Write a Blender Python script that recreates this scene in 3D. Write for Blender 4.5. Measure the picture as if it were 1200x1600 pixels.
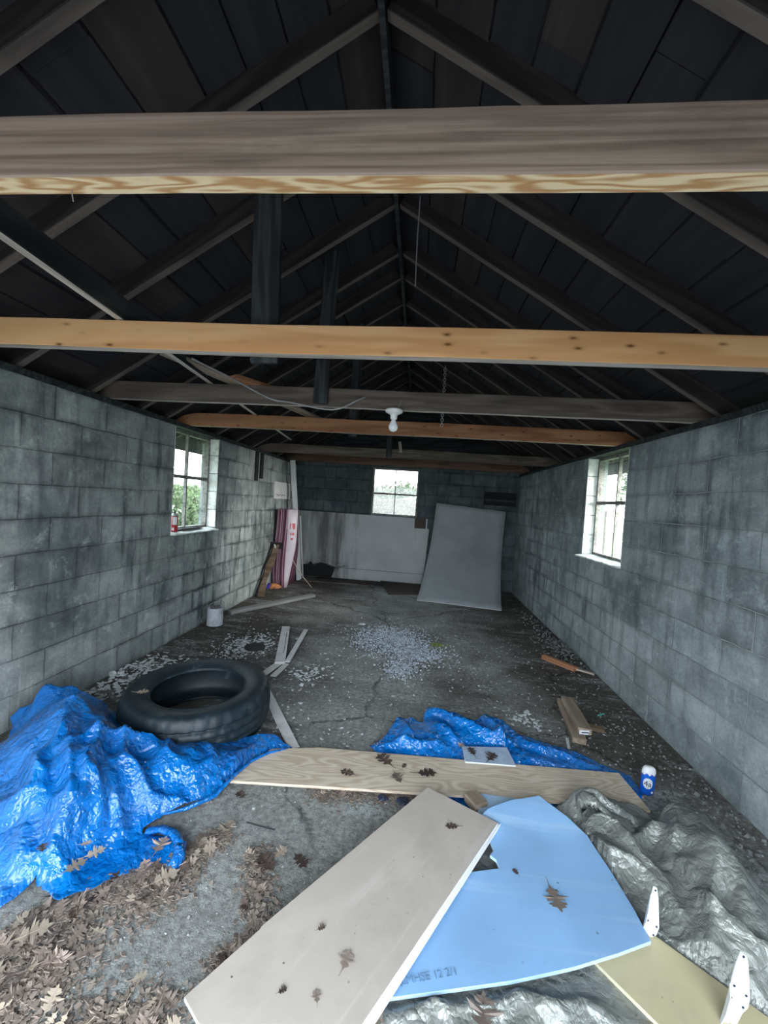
import bpy, bmesh, math, random
import numpy as np
from mathutils import Vector, Matrix, noise
from mathutils.geometry import delaunay_2d_cdt

for o in list(bpy.data.objects):
    bpy.data.objects.remove(o, do_unlink=True)
SC = bpy.context.scene
COL = SC.collection
PI = math.pi

# ------------------------------------------------------------ camera
CAM_R = Vector((0.99423, 0.08697, 0.06280)); CAM_F = Vector((-0.08699, 0.99590, -0.02491))
CAM_R = (CAM_R - CAM_F * CAM_R.dot(CAM_F)).normalized()
CAM_U = CAM_R.cross(CAM_F)
cam = bpy.data.cameras.new('camera'); cam_o = bpy.data.objects.new('camera', cam); COL.objects.link(cam_o)
cam.sensor_fit = 'HORIZONTAL'; cam.sensor_width = 36.0; cam.lens = 18.62
cam.clip_start = 0.02
M = Matrix.Identity(4)
for i in range(3):
    M[i][0] = CAM_R[i]; M[i][1] = CAM_U[i]; M[i][2] = -CAM_F[i]
M[2][3] = 1.4484
cam_o.matrix_world = M
SC.camera = cam_o

# ------------------------------------------------------------ sky, light, exposure
w = bpy.data.worlds.new('overcast_sky'); SC.world = w; w.use_nodes = True
nt = w.node_tree; nt.nodes.clear()
out = nt.nodes.new('ShaderNodeOutputWorld'); bg = nt.nodes.new('ShaderNodeBackground')
tc = nt.nodes.new('ShaderNodeTexCoord'); sep = nt.nodes.new('ShaderNodeSeparateXYZ'); rmp = nt.nodes.new('ShaderNodeValToRGB')
nt.links.new(tc.outputs['Generated'], sep.inputs[0]); nt.links.new(sep.outputs['Z'], rmp.inputs[0])
rmp.color_ramp.elements[0].position = 0.0; rmp.color_ramp.elements[0].color = (0.88*1.6, 0.95*1.6, 1.6, 1)
rmp.color_ramp.elements[1].position = 0.8; rmp.color_ramp.elements[1].color = (0.78*3.1, 0.90*3.1, 3.1, 1)
nt.links.new(rmp.outputs[0], bg.inputs[0]); bg.inputs[1].default_value = 1.0
nt.links.new(bg.outputs[0], out.inputs[0])
sun = bpy.data.lights.new('sun', 'SUN'); sun_o = bpy.data.objects.new('sun', sun); COL.objects.link(sun_o)
sun.energy = 5.0; sun.angle = math.radians(30); sun.color = (1.0, 0.97, 0.92)
sun_o.rotation_euler = Vector((-0.84, 0.36, -0.15)).to_track_quat('-Z', 'Y').to_euler()   # low veiled sun on the right-hand side of the garage
SC.view_settings.view_transform = 'Standard'; SC.view_settings.look = 'None'
SC.view_settings.gamma = 1.0; SC.view_settings.exposure = 2.12
SC.view_settings.use_curve_mapping = False

# ------------------------------------------------------------ materials
def new_mat(name):
    m = bpy.data.materials.new(name); m.use_nodes = True
    return m, m.node_tree, m.node_tree.nodes['Principled BSDF']
def N(nt, typ, **kw):
    n = nt.nodes.new(typ)
    for k, v in kw.items():
        if k.startswith('i_'):
            key = k[2:]
            key = int(key) if key.isdigit() else key.replace('_', ' ')
            n.inputs[key].default_value = v
        else: setattr(n, k, v)
    return n
def coords(nt, scale=(1, 1, 1), loc=(0, 0, 0), src='Object'):
    t = N(nt, 'ShaderNodeTexCoord'); mp = N(nt, 'ShaderNodeMapping')
    mp.inputs['Scale'].default_value = scale; mp.inputs['Location'].default_value = loc
    nt.links.new(t.outputs[src], mp.inputs['Vector']); return mp.outputs[0]
def noise_n(nt, vec, scale=5, detail=4, rough=0.55, dist=0.0):
    n = N(nt, 'ShaderNodeTexNoise'); n.inputs['Scale'].default_value = scale; n.inputs['Detail'].default_value = detail
    n.inputs['Roughness'].default_value = rough; n.inputs['Distortion'].default_value = dist
    nt.links.new(vec, n.inputs['Vector']); return n.outputs['Fac']
def ramp(nt, fac, stops):
    r = N(nt, 'ShaderNodeValToRGB'); el = r.color_ramp.elements
    while len(el) < len(stops): el.new(0.5)
    for e, (p, c) in zip(el, stops):
        e.position = p; e.color = (c if isinstance(c, tuple) else (c, c, c)) + (1,)
    nt.links.new(fac, r.inputs[0]); return r.outputs[0]
def mix(nt, fac, a, b, mode='MIX'):
    m = N(nt, 'ShaderNodeMix', data_type='RGBA', blend_type=mode)
    for s, v in ((m.inputs[0], fac), (m.inputs[6], a), (m.inputs[7], b)):
        if isinstance(v, (int, float)): s.default_value = v
        elif isinstance(v, tuple): s.default_value = v + (1,) if len(v) == 3 else v
        else: nt.links.new(v, s)
    return m.outputs[2]
def math_n(nt, op, a, b=0.0):
    m = N(nt, 'ShaderNodeMath', operation=op)
    for s, v in ((m.inputs[0], a), (m.inputs[1], b)):
        if isinstance(v, (int, float)): s.default_value = v
        else: nt.links.new(v, s)
    return m.outputs[0]
def bump(nt, bsdf, h, strength=0.4, dist=0.01, prev=None):
    b = N(nt, 'ShaderNodeBump'); b.inputs['Strength'].default_value = strength; b.inputs['Distance'].default_value = dist
    nt.links.new(h, b.inputs['Height'])
    if prev: nt.links.new(prev, b.inputs['Normal'])
    nt.links.new(b.outputs[0], bsdf.inputs['Normal']); return b.outputs[0]

def flat(name, col, rough=0.6, metal=0.0, var=0.15, scale=20, dirt=None, specks=0, streak=None):
    m, nt, b = new_mat(name); v = coords(nt)
    n = noise_n(nt, v, scale, 5)
    c = ramp(nt, n, [(0.3, tuple(x * (1 - var) for x in col)), (0.7, tuple(min(1, x * (1 + var)) for x in col))])
    if dirt:
        n2 = noise_n(nt, v, scale * 0.35, 8, 0.7)
        c = mix(nt, ramp(nt, n2, [(0.50, 0.0), (0.66, 1.0)]), c, dirt)
    if streak:
        n3 = noise_n(nt, coords(nt, (0.8, 16, 16)), 1.0, 6, 0.6)
        c = mix(nt, ramp(nt, n3, [(0.56, 0.0), (0.70, 0.55)]), c, streak)
    if specks:
        vo = N(nt, 'ShaderNodeTexVoronoi', feature='F1'); vo.inputs['Scale'].default_value = specks; nt.links.new(v, vo.inputs['Vector'])
        sel = math_n(nt, 'MULTIPLY', ramp(nt, vo.outputs['Distance'], [(0.06, 1.0), (0.10, 0.0)]), ramp(nt, noise_n(nt, v, 5, 5, .7), [(0.50, 0.0), (0.58, 0.9)]))
        c = mix(nt, sel, c, (0.05, 0.045, 0.045))
    nt.links.new(c, b.inputs['Base Color']); b.inputs['Roughness'].default_value = rough; b.inputs['Metallic'].default_value = metal
    bump(nt, b, n, 0.15, 0.003)
    return m

def wood(name, c1, c2, c3=None, rough=0.7, figure=9.0, along=(0.9, 9, 9), knots=0, knot_col=(0.10, 0.045, 0.015), dirt=0.0, dirt_col=(0.03, 0.028, 0.027), fibre=1.0):
    """grain runs along the object's local x"""
    m, nt, b = new_mat(name)
    v = coords(nt, along); n = noise_n(nt, v, 1.0, 2, 0.45, 0.25)
    rings = math_n(nt, 'SINE', math_n(nt, 'MULTIPLY', n, figure * 6.28))
    f = noise_n(nt, coords(nt, (3, 120, 120)), 1.0, 3, 0.6)
    rr = math_n(nt, 'ADD', math_n(nt, 'MULTIPLY', rings, 0.28), math_n(nt, 'ADD', 0.2, math_n(nt, 'MULTIPLY', f, 0.6 * fibre)))
    c = ramp(nt, rr, [(0.05, c1), (0.5, c2), (0.95, c3 or c2)])
    if knots:
        vv = coords(nt, (knots, knots * 2.6, knots * 2.6)); vo = N(nt, 'ShaderNodeTexVoronoi', feature='F1')
        vo.inputs['Scale'].default_value = 1.0; nt.links.new(vv, vo.inputs['Vector'])
        k = ramp(nt, vo.outputs['Distance'], [(0.05, 1.0), (0.09, 0.6), (0.15, 0.15), (0.24, 0.0)])
        c = mix(nt, k, c, knot_col)
    if dirt:
        d = noise_n(nt, coords(nt, (1.6, 6, 6)), 1.3, 8, 0.68)
        c = mix(nt, ramp(nt, d, [(0.62 - 0.2 * dirt, 0.0), (0.80 - 0.16 * dirt, min(1.0, dirt))]), c, dirt_col)
    nt.links.new(c, b.inputs['Base Color']); b.inputs['Roughness'].default_value = rough
    b.inputs['Specular IOR Level'].default_value = 0.25
    bump(nt, b, rr, 0.25, 0.003)
    return m

def block_wall(name, axis, off, tone, joint, seed, stain):
    """painted concrete masonry: 406 x 203 mm blocks, raised or raked joints, mould and drip marks"""
    m, nt, b = new_mat(name)
    t = N(nt, 'ShaderNodeTexCoord'); sp = N(nt, 'ShaderNodeSeparateXYZ'); cb = N(nt, 'ShaderNodeCombineXYZ')
    nt.links.new(t.outputs['Object'], sp.inputs[0])
    u = math_n(nt, 'SUBTRACT', sp.outputs[axis], off - 40 * 0.4064)
    nt.links.new(u, cb.inputs[0]); nt.links.new(sp.outputs[2], cb.inputs[1])
    wob = N(nt, 'ShaderNodeTexNoise'); wob.inputs['Scale'].default_value = 5.0; wob.inputs['Detail'].default_value = 5
    nt.links.new(cb.outputs[0], wob.inputs['Vector'])
    vm = N(nt, 'ShaderNodeVectorMath', operation='MULTIPLY_ADD'); vm.inputs[1].default_value = (0.022, 0.022, 0)
    nt.links.new(wob.outputs['Color'], vm.inputs[0]); nt.links.new(cb.outputs[0], vm.inputs[2])
    vs = N(nt, 'ShaderNodeVectorMath', operation='SUBTRACT'); vs.inputs[1].default_value = (0.011, 0.011, 0)
    nt.links.new(vm.outputs[0], vs.inputs[0])
    def brick(ms, sm):
        br = N(nt, 'ShaderNodeTexBrick'); br.offset = 0.5
        br.inputs['Color1'].default_value = (0, 0, 0, 1); br.inputs['Color2'].default_value = (1, 1, 1, 1); br.inputs['Mortar'].default_value = (.5, .5, .5, 1)
        br.inputs['Scale'].default_value = 1; br.inputs['Mortar Size'].default_value = ms; br.inputs['Mortar Smooth'].default_value = sm
        br.inputs['Brick Width'].default_value = 0.4064; br.inputs['Row Height'].default_value = 0.2032
        nt.links.new(vs.outputs[0], br.inputs['Vector']); return br
    br = brick(0.004, 0.5); halo = brick(0.040, 1.0)
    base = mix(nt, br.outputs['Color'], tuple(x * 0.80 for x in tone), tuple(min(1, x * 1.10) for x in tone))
    # cloudy wash of paint over the blocks
    mpv = N(nt, 'ShaderNodeMapping'); mpv.inputs['Location'].default_value = (seed, seed * 2.3, 0); nt.links.new(cb.outputs[0], mpv.inputs[0])
    cl = noise_n(nt, mpv.outputs[0], 2.4, 9, 0.68)
    base = mix(nt, ramp(nt, cl, [(0.36, 0.0), (0.60, 1.0)]), mix(nt, 1.0, base, (0.50, 0.54, 0.55), 'MULTIPLY'), base)
    fine = noise_n(nt, mpv.outputs[0], 60, 4, 0.6)
    base = mix(nt, 0.35, base, ramp(nt, fine, [(0.3, 0.25), (0.7, 1.0)]), 'MULTIPLY')
    big = N(nt, 'ShaderNodeMapping'); big.inputs['Location'].default_value = (seed * 1.7, seed * .6, 0); nt.links.new(cb.outputs[0], big.inputs[0])
    grime = ramp(nt, noise_n(nt, big.outputs[0], 0.55, 4, 0.6), [(0.38, 0.25), (0.62, 1.0)])
    # drips, stretched downwards
    md = N(nt, 'ShaderNodeMapping'); md.inputs['Scale'].default_value = (9, 1.3, 1); md.inputs['Location'].default_value = (seed * 3, seed, 0)
    nt.links.new(vs.outputs[0], md.inputs[0])
    dr = noise_n(nt, md.outputs[0], 1.0, 6, 0.62)
    base = mix(nt, math_n(nt, 'MULTIPLY', grime, ramp(nt, dr, [(0.50, 0.0), (0.66, 0.9 * stain)])), base, (0.050, 0.066, 0.075))
    base = mix(nt, ramp(nt, dr, [(0.30, 0.5), (0.40, 0.0)]), base, tuple(min(1, x * 1.4) for x in tone))
    # mould following the bed joints
    mo = noise_n(nt, mpv.outputs[0], 1.7, 7, 0.7)
    hm = math_n(nt, 'MULTIPLY', math_n(nt, 'MULTIPLY', halo.outputs['Fac'], grime), ramp(nt, mo, [(0.42, 0.0), (0.62, 0.9 * stain)]))
    base = mix(nt, hm, base, (0.025, 0.035, 0.042))
    # patches of black mould
    mp2 = noise_n(nt, mpv.outputs[0], 0.95, 10, 0.66, 0.6)
    base = mix(nt, ramp(nt, mp2, [(0.53, 0.0), (0.68, 0.75 * stain)]), base, (0.055, 0.068, 0.075))
    sc2 = noise_n(nt, mpv.outputs[0], 7.0, 8, 0.75)
    base = mix(nt, ramp(nt, sc2, [(0.56, 0.0), (0.66, 0.45)]), base, tuple(min(1, x * 1.35) for x in tone))
    jn = ramp(nt, mo, [(0.40, 0.05), (0.6, 0.9)])
    base = mix(nt, math_n(nt, 'MULTIPLY', br.outputs['Fac'], jn), base, joint)
    nt.links.new(base, b.inputs['Base Color']); b.inputs['Roughness'].default_value = 0.85; b.inputs['Specular IOR Level'].default_value = 0.2
    h = math_n(nt, 'SUBTRACT', math_n(nt, 'MULTIPLY', cl, 0.8), math_n(nt, 'MULTIPLY', br.outputs['Fac'], 0.6))
    p = bump(nt, b, h, 1.0, 0.02)
    bump(nt, b, fine, 0.35, 0.004, p)
    return m

M_WL = block_wall('block_left', 1, 3.081, (0.47, 0.505, 0.50), (0.09, 0.10, 0.105), 3.1, 1.0)
M_WR = block_wall('block_right', 1, 3.149, (0.50, 0.56, 0.58), (0.52, 0.57, 0.58), 7.7, 0.85)
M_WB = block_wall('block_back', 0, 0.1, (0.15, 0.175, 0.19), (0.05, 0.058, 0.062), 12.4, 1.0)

def floor_mat():
    m, nt, b = new_mat('dirty_concrete'); v = coords(nt)
    sp = N(nt, 'ShaderNodeSeparateXYZ'); nt.links.new(v, sp.inputs[0])
    x, y = sp.outputs[0], sp.outputs[1]
    a = noise_n(nt, v, 1.5, 10, 0.7); g = noise_n(nt, v, 38, 6, 0.75); g2 = noise_n(nt, v, 160, 3, 0.7)
    conc = ramp(nt, a, [(0.30, (0.24, 0.24, 0.228)), (0.55, (0.38, 0.38, 0.365)), (0.75, (0.55, 0.56, 0.54))])
    conc = mix(nt, 0.75, conc, ramp(nt, g, [(0.35, 0.30), (0.65, 1.25)]), 'MULTIPLY')
    # loose soil, thick beside the walls and thin in the middle of the slab
    edge = math_n(nt, 'ABSOLUTE', math_n(nt, 'ADD', x, 0.2))
    near = math_n(nt, 'SUBTRACT', 1.0, math_n(nt, 'MULTIPLY', math_n(nt, 'MAXIMUM', math_n(nt, 'SUBTRACT', y, 1.2), 0.0), 0.5))
    near = math_n(nt, 'MAXIMUM', near, 0.0)
    e = math_n(nt, 'ADD', math_n(nt, 'MULTIPLY', edge, 0.27), math_n(nt, 'MULTIPLY', near, -0.34))
    e = math_n(nt, 'ADD', e, math_n(nt, 'MULTIPLY', math_n(nt, 'SUBTRACT', noise_n(nt, v, 0.9, 9, 0.68), 0.5), 1.9))
    soil = ramp(nt, g, [(0.3, (0.032, 0.030, 0.028)), (0.7, (0.17, 0.155, 0.14))])
    c = mix(nt, ramp(nt, e, [(0.02, 0.0), (0.42, 1.0)]), conc, soil)
    # efflorescence
    sm = N(nt, 'ShaderNodeMapping'); sm.inputs['Rotation'].default_value = (0, 0, 0.75); sm.inputs['Scale'].default_value = (1.2, 4.0, 1)
    nt.links.new(v, sm.inputs[0])
    ef = math_n(nt, 'MULTIPLY', ramp(nt, noise_n(nt, sm.outputs[0], 1.3, 8, 0.75), [(0.52, 0.0), (0.64, 0.85)]), ramp(nt, g, [(0.40, 0.0), (0.58, 1.0)]))
    c = mix(nt, ef, c, (0.55, 0.58, 0.58))
    # grit
    c = mix(nt, ramp(nt, g2, [(0.68, 0.0), (0.74, 0.7)]), c, (0.50, 0.52, 0.52))
    # cracks
    vo = N(nt, 'ShaderNodeTexVoronoi', feature='DISTANCE_TO_EDGE'); vo.inputs['Scale'].default_value = 0.62
    dm = N(nt, 'ShaderNodeVectorMath', operation='MULTIPLY_ADD'); dm.inputs[1].default_value = (0.30, 0.30, 0)
    nn = N(nt, 'ShaderNodeTexNoise'); nn.inputs['Scale'].default_value = 3.5; nn.inputs['Detail'].default_value = 8
    nt.links.new(v, nn.inputs['Vector']); nt.links.new(nn.outputs['Color'], dm.inputs[0]); nt.links.new(v, dm.inputs[2]); nt.links.new(dm.outputs[0], vo.inputs['Vector'])
    cr = ramp(nt, vo.outputs['Distance'], [(0.002, 1.0), (0.009, 0.0)])
    c = mix(nt, math_n(nt, 'MULTIPLY', cr, math_n(nt, 'MULTIPLY', ramp(nt, a, [(0.42, 0.0), (0.55, 1.0)]), 0.7)), c, (0.012, 0.012, 0.012))
    nt.links.new(c, b.inputs['Base Color']); b.inputs['Roughness'].default_value = 0.9; b.inputs['Specular IOR Level'].default_value = 0.25
    h = math_n(nt, 'ADD', math_n(nt, 'MULTIPLY', g, 0.7), math_n(nt, 'MULTIPLY', g2, 0.3))
    
    bump(nt, b, h, 0.9, 0.012)
    return m
M_FLOOR = floor_mat()

def tarp_mat(name, c_lo, c_hi, rough, spec, crink, dust, dust_amt, metal=0.0, weave=0.0):
    m, nt, b = new_mat(name); v = coords(nt)
    n = noise_n(nt, v, 5, 5, 0.6)
    c = ramp(nt, n, [(0.3, c_lo), (0.7, c_hi)])
    d = noise_n(nt, v, 3.2, 9, 0.7)
    c = mix(nt, ramp(nt, d, [(0.54, 0.0), (0.72, dust_amt)]), c, dust)
    nt.links.new(c, b.inputs['Base Color'])
    rg = ramp(nt, d, [(0.45, rough), (0.70, min(1, rough + 0.3))]); nt.links.new(rg, b.inputs['Roughness'])
    b.inputs['Specular IOR Level'].default_value = spec; b.inputs['Metallic'].default_value = metal
    dm = N(nt, 'ShaderNodeVectorMath', operation='MULTIPLY_ADD'); dm.inputs[1].default_value = (0.06, 0.06, 0.06)
    nn = N(nt, 'ShaderNodeTexNoise'); nn.inputs['Scale'].default_value = 9; nt.links.new(v, nn.inputs['Vector'])
    nt.links.new(nn.outputs['Color'], dm.inputs[0]); nt.links.new(v, dm.inputs[2])
    hs = None
    for sc, wt in ((14, 1.0), (33, 0.45), (70, 0.2)):
        vo = N(nt, 'ShaderNodeTexVoronoi', feature='DISTANCE_TO_EDGE'); vo.inputs['Scale'].default_value = sc
        nt.links.new(dm.outputs[0], vo.inputs['Vector'])
        s = math_n(nt, 'MULTIPLY', vo.outputs['Distance'], wt)
        hs = s if hs is None else math_n(nt, 'ADD', hs, s)
    p = bump(nt, b, hs, crink, 0.022)
    if weave:
        wv = N(nt, 'ShaderNodeTexWave'); wv.inputs['Scale'].default_value = 75; wv.inputs['Distortion'].default_value = 0.6
        nt.links.new(v, wv.inputs['Vector']); bump(nt, b, wv.outputs['Fac'], weave, 0.002, p)
    return m
M_BLUE = tarp_mat('blue_tarp_plastic', (0.0, 0.115, 0.44), (0.002, 0.20, 0.66), 0.16, 0.9, 0.8, (0.12, 0.22, 0.30), 0.45)
M_SILVER = tarp_mat('silver_tarp_plastic', (0.20, 0.212, 0.205), (0.34, 0.345, 0.32), 0.30, 0.8, 0.7, (0.09, 0.09, 0.08), 0.5, 0.3, 0.25)

M_OLD = wood('weathered_grey_wood', (0.14, 0.098, 0.078), (0.235, 0.172, 0.14), (0.33, 0.25, 0.205), dirt=0.45, figure=4, dirt_col=(0.045, 0.038, 0.036), along=(0.7, 26, 26), fibre=1.5)
M_OLDB = wood('weathered_brown_wood', (0.075, 0.058, 0.048), (0.125, 0.10, 0.085), (0.18, 0.145, 0.12), dirt=0.5, figure=5)
M_PINE = wood('pine_lit_underside', (0.50, 0.27, 0.12), (0.80, 0.62, 0.38), (0.86, 0.72, 0.50), figure=6, along=(3.6, 24, 24), fibre=0.4)  # cream tone paints floor-bounced light onto the nearest beam's underside
M_PINEB = wood('yellow_pine_knotty', (0.62, 0.32, 0.14), (0.74, 0.43, 0.21), (0.80, 0.51, 0.29), figure=3, knots=6.5, knot_col=(0.16, 0.06, 0.02), fibre=0.35)
M_PINEC = wood('red_brown_pine_knotty', (0.24, 0.105, 0.050), (0.40, 0.19, 0.095), (0.48, 0.25, 0.13), figure=3, knots=8.0, knot_col=(0.06, 0.025, 0.015), fibre=0.7)
M_BEAMR = wood('reddish_old_wood', (0.09, 0.05, 0.035), (0.15, 0.085, 0.06), (0.19, 0.11, 0.08), figure=4, dirt=0.3)
M_GREYB = wood('grey_batten_wood', (0.16, 0.165, 0.17), (0.25, 0.26, 0.265), (0.33, 0.34, 0.34), figure=3)
M_PALE = wood('pale_wood_and_lit_underside', (0.30, 0.26, 0.22), (0.48, 0.43, 0.37), (0.58, 0.52, 0.46), figure=4)  # pale scrap wood; on beam and brace undersides it paints in bounced light
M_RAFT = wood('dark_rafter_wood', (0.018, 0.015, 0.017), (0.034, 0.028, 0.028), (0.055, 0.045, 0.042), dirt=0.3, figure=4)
M_RAFTU = wood('rafter_lit_underside', (0.07, 0.058, 0.052), (0.12, 0.10, 0.088), (0.18, 0.15, 0.13), dirt=0.3, figure=4)  # paler than the rafter sides, painting in the light on their undersides
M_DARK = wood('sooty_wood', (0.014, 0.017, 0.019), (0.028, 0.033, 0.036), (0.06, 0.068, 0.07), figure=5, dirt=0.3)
M_PLY = wood('plywood', (0.58, 0.465, 0.345), (0.73, 0.62, 0.50), (0.78, 0.69, 0.58), figure=16, along=(1.5, 8, 8), fibre=0.45, rough=0.6)
M_BLOCKW = wood('cut_timber', (0.20, 0.15, 0.11), (0.34, 0.27, 0.21), (0.44, 0.36, 0.28), figure=4, dirt=0.5)
M_ORANGE = wood('orange_timber', (0.25, 0.11, 0.05), (0.44, 0.22, 0.12), (0.52, 0.28, 0.16), figure=3)
M_BROWNW = wood('brown_cardboard_wood', (0.10, 0.065, 0.045), (0.19, 0.13, 0.09), (0.28, 0.20, 0.14), figure=3)
M_PAINTW = flat('white_painted_trim', (0.78, 0.77, 0.77), 0.5, 0, 0.06, 12, (0.58, 0.55, 0.54))
M_TAN = flat('tan_drywall_paper', (0.52, 0.455, 0.40), 0.8, 0, 0.06, 5, (0.44, 0.385, 0.34), specks=26, streak=(0.62, 0.58, 0.55))
M_GYP = flat('white_gypsum_core', (0.80, 0.80, 0.80), 0.8, 0, 0.05, 60)
M_BOARDB = flat('light_blue_board', (0.26, 0.46, 0.74), 0.45, 0, 0.12, 3, specks=18, streak=(0.42, 0.60, 0.82))
M_BOARDE = flat('pale_blue_board_edge', (0.46, 0.66, 0.88), 0.6, 0, 0.05, 30)
M_YELL = flat('pale_yellow_board', (0.55, 0.48, 0.30), 0.6, 0, 0.06, 7, (0.48, 0.42, 0.27), specks=24)
M_GREYW = flat('pale_grey_sheet', (0.33, 0.36, 0.38), 0.6, 0, 0.08, 2.2, (0.27, 0.29, 0.30))
M_SHEETW = flat('white_sheet', (0.56, 0.58, 0.60), 0.5, 0, 0.05, 6)
M_HARDB = flat('brown_hardboard', (0.075, 0.055, 0.048), 0.8, 0, 0.1, 8)
M_BLACK = flat('black_char', (0.012, 0.013, 0.015), 0.9, 0, 0.2, 30)
M_WHITE = flat('white_plastic', (0.70, 0.72, 0.74), 0.35, 0, 0.03, 20)
M_PORC = flat('white_porcelain', (0.82, 0.81, 0.82), 0.25, 0, 0.02, 20)
M_STEEL = flat('galvanised_steel', (0.42, 0.44, 0.46), 0.4, 0.7, 0.15, 30)
M_FRAME = flat('weathered_window_frame', (0.22, 0.215, 0.20), 0.7, 0, 0.3, 40, (0.07, 0.07, 0.065))
M_SILL = flat('white_painted_masonry', (0.72, 0.74, 0.72), 0.7, 0, 0.08, 25, (0.45, 0.47, 0.45))
M_RED = flat('red_can_paint', (0.42, 0.006, 0.02), 0.3, 0.2, 0.05, 10)
M_BOTTLE = flat('blue_bottle_plastic', (0.004, 0.10, 0.56), 0.3, 0, 0.04, 10)
M_INK = flat('dark_ink', (0.02, 0.03, 0.06), 0.6, 0, 0.05, 10)
M_GINK = flat('faded_blue_grey_ink', (0.15, 0.27, 0.43), 0.8, 0, 0.25, 120)
M_REDINK = flat('red_print', (0.55, 0.12, 0.16), 0.7, 0, 0.15, 60)
M_FOAM = flat('pink_foam', (0.30, 0.16, 0.22), 0.7, 0, 0.12, 10)
M_FOAMD = flat('dark_pink_foam', (0.16, 0.06, 0.10), 0.8, 0, 0.12, 10)
M_FOAMW = flat('white_foam_film', (0.62, 0.55, 0.62), 0.5, 0, 0.05, 10)
M_TEAL = flat('teal_plastic', (0.10, 0.50, 0.42), 0.5)
M_WIRE = flat('grey_wire', (0.30, 0.30, 0.30), 0.5)
M_MOSS = flat('yellow_green_moss', (0.20, 0.26, 0.05), 0.9, 0, 0.3, 60)
M_PURPLE = flat('violet_wrapper', (0.08, 0.05, 0.38), 0.35)
M_ORWRAP = flat('orange_wrapper', (0.75, 0.34, 0.12), 0.35, 0, 0.3, 30, (0.20, 0.04, 0.03))
M_CHIPS = flat('paint_chips', (0.62, 0.65, 0.67), 0.7, 0, 0.2, 40)
M_GRIT = flat('grey_grit', (0.33, 0.335, 0.33), 0.8, 0, 0.4, 60)
M_GLASSB = flat('broken_glass_cubes', (0.50, 0.55, 0.62), 0.12, 0, 0.45, 60, (0.10, 0.115, 0.14))
M_RUBBLE = flat('rubble', (0.17, 0.175, 0.175), 0.8, 0, 0.4, 30, (0.08, 0.08, 0.08))
M_GRASS = flat('grass', (0.09, 0.125, 0.055), 0.9, 0, 0.4, 3)
M_HEDGE = flat('hedge_leaves', (0.05, 0.085, 0.03), 0.8, 0, 0.5, 6)
M_FENCE = wood('weathered_fence', (0.028, 0.024, 0.020), (0.055, 0.049, 0.042), (0.08, 0.07, 0.06), figure=4)
M_DRIVE = flat('driveway_asphalt', (0.11, 0.11, 0.11), 0.9, 0, 0.2, 12)
M_SHINGLE = flat('shingle', (0.05, 0.05, 0.05), 0.9)
M_BOOT = flat('pipe_black', (0.02, 0.022, 0.024), 0.6)

def leaf_mat(name, a, b2):
    m, nt, b = new_mat(name); v = coords(nt)
    n = noise_n(nt, v, 25, 5, 0.6)
    oi = N(nt, 'ShaderNodeObjectInfo')
    c = mix(nt, n, a, b2)
    hs = N(nt, 'ShaderNodeHueSaturation'); nt.links.new(c, hs.inputs['Color'])
    nt.links.new(math_n(nt, 'ADD', math_n(nt, 'MULTIPLY', oi.outputs['Random'], 0.9), 0.55), hs.inputs['Value'])
    nt.links.new(hs.outputs[0], b.inputs['Base Color']); b.inputs['Roughness'].default_value = 0.6
    return m
M_LEAF = leaf_mat('dry_brown_leaf', (0.17, 0.125, 0.105), (0.33, 0.265, 0.225))
M_LEAFD = leaf_mat('dark_brown_leaf', (0.045, 0.030, 0.025), (0.10, 0.068, 0.055))
M_LEAFP = leaf_mat('pale_tan_leaf', (0.29, 0.235, 0.185), (0.42, 0.35, 0.28))
M_LITTER = leaf_mat('leaf_litter', (0.13, 0.098, 0.082), (0.38, 0.31, 0.26))

def tire_mat():
    m, nt, b = new_mat('tire_rubber'); v = coords(nt)
    n = noise_n(nt, v, 9, 8, 0.7)
    c = ramp(nt, n, [(0.35, (0.006, 0.013, 0.019)), (0.58, (0.014, 0.026, 0.036)), (0.72, (0.11, 0.13, 0.14))])
    nt.links.new(c, b.inputs['Base Color']); b.inputs['Roughness'].default_value = 0.5
    bump(nt, b, noise_n(nt, v, 60, 4), 0.2, 0.003); return m
M_TIRE = tire_mat()

def glass_mat():
    m, nt, b = new_mat('dusty_window_glass'); nt.nodes.remove(b)
    o = nt.nodes['Material Output']
    tr = N(nt, 'ShaderNodeBsdfTransparent'); gl = N(nt, 'ShaderNodeBsdfGlossy'); df = N(nt, 'ShaderNodeBsdfTranslucent')
    tr.inputs[0].default_value = (0.95, 0.97, 0.96, 1); gl.inputs['Roughness'].default_value = 0.08; df.inputs[0].default_value = (0.8, 0.84, 0.82, 1)
    m1 = N(nt, 'ShaderNodeMixShader'); m2 = N(nt, 'ShaderNodeMixShader'); m1.inputs[0].default_value = 0.06
    nt.links.new(tr.outputs[0], m1.inputs[1]); nt.links.new(gl.outputs[0], m1.inputs[2])
    f = ramp(nt, noise_n(nt, coords(nt), 6, 8, 0.7), [(0.35, 0.0), (0.75, 0.02)])
    nt.links.new(f, m2.inputs[0]); nt.links.new(m1.outputs[0], m2.inputs[1]); nt.links.new(df.outputs[0], m2.inputs[2])
    nt.links.new(m2.outputs[0], o.inputs[0]); return m
M_GLASS = glass_mat()
def bulb_mat():
    m, nt, b = new_mat('frosted_bulb'); b.inputs['Base Color'].default_value = (0.85, 0.87, 0.9, 1)
    b.inputs['Roughness'].default_value = 0.12; b.inputs['Subsurface Weight'].default_value = 0.3; return m
M_BULB = bulb_mat()

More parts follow.
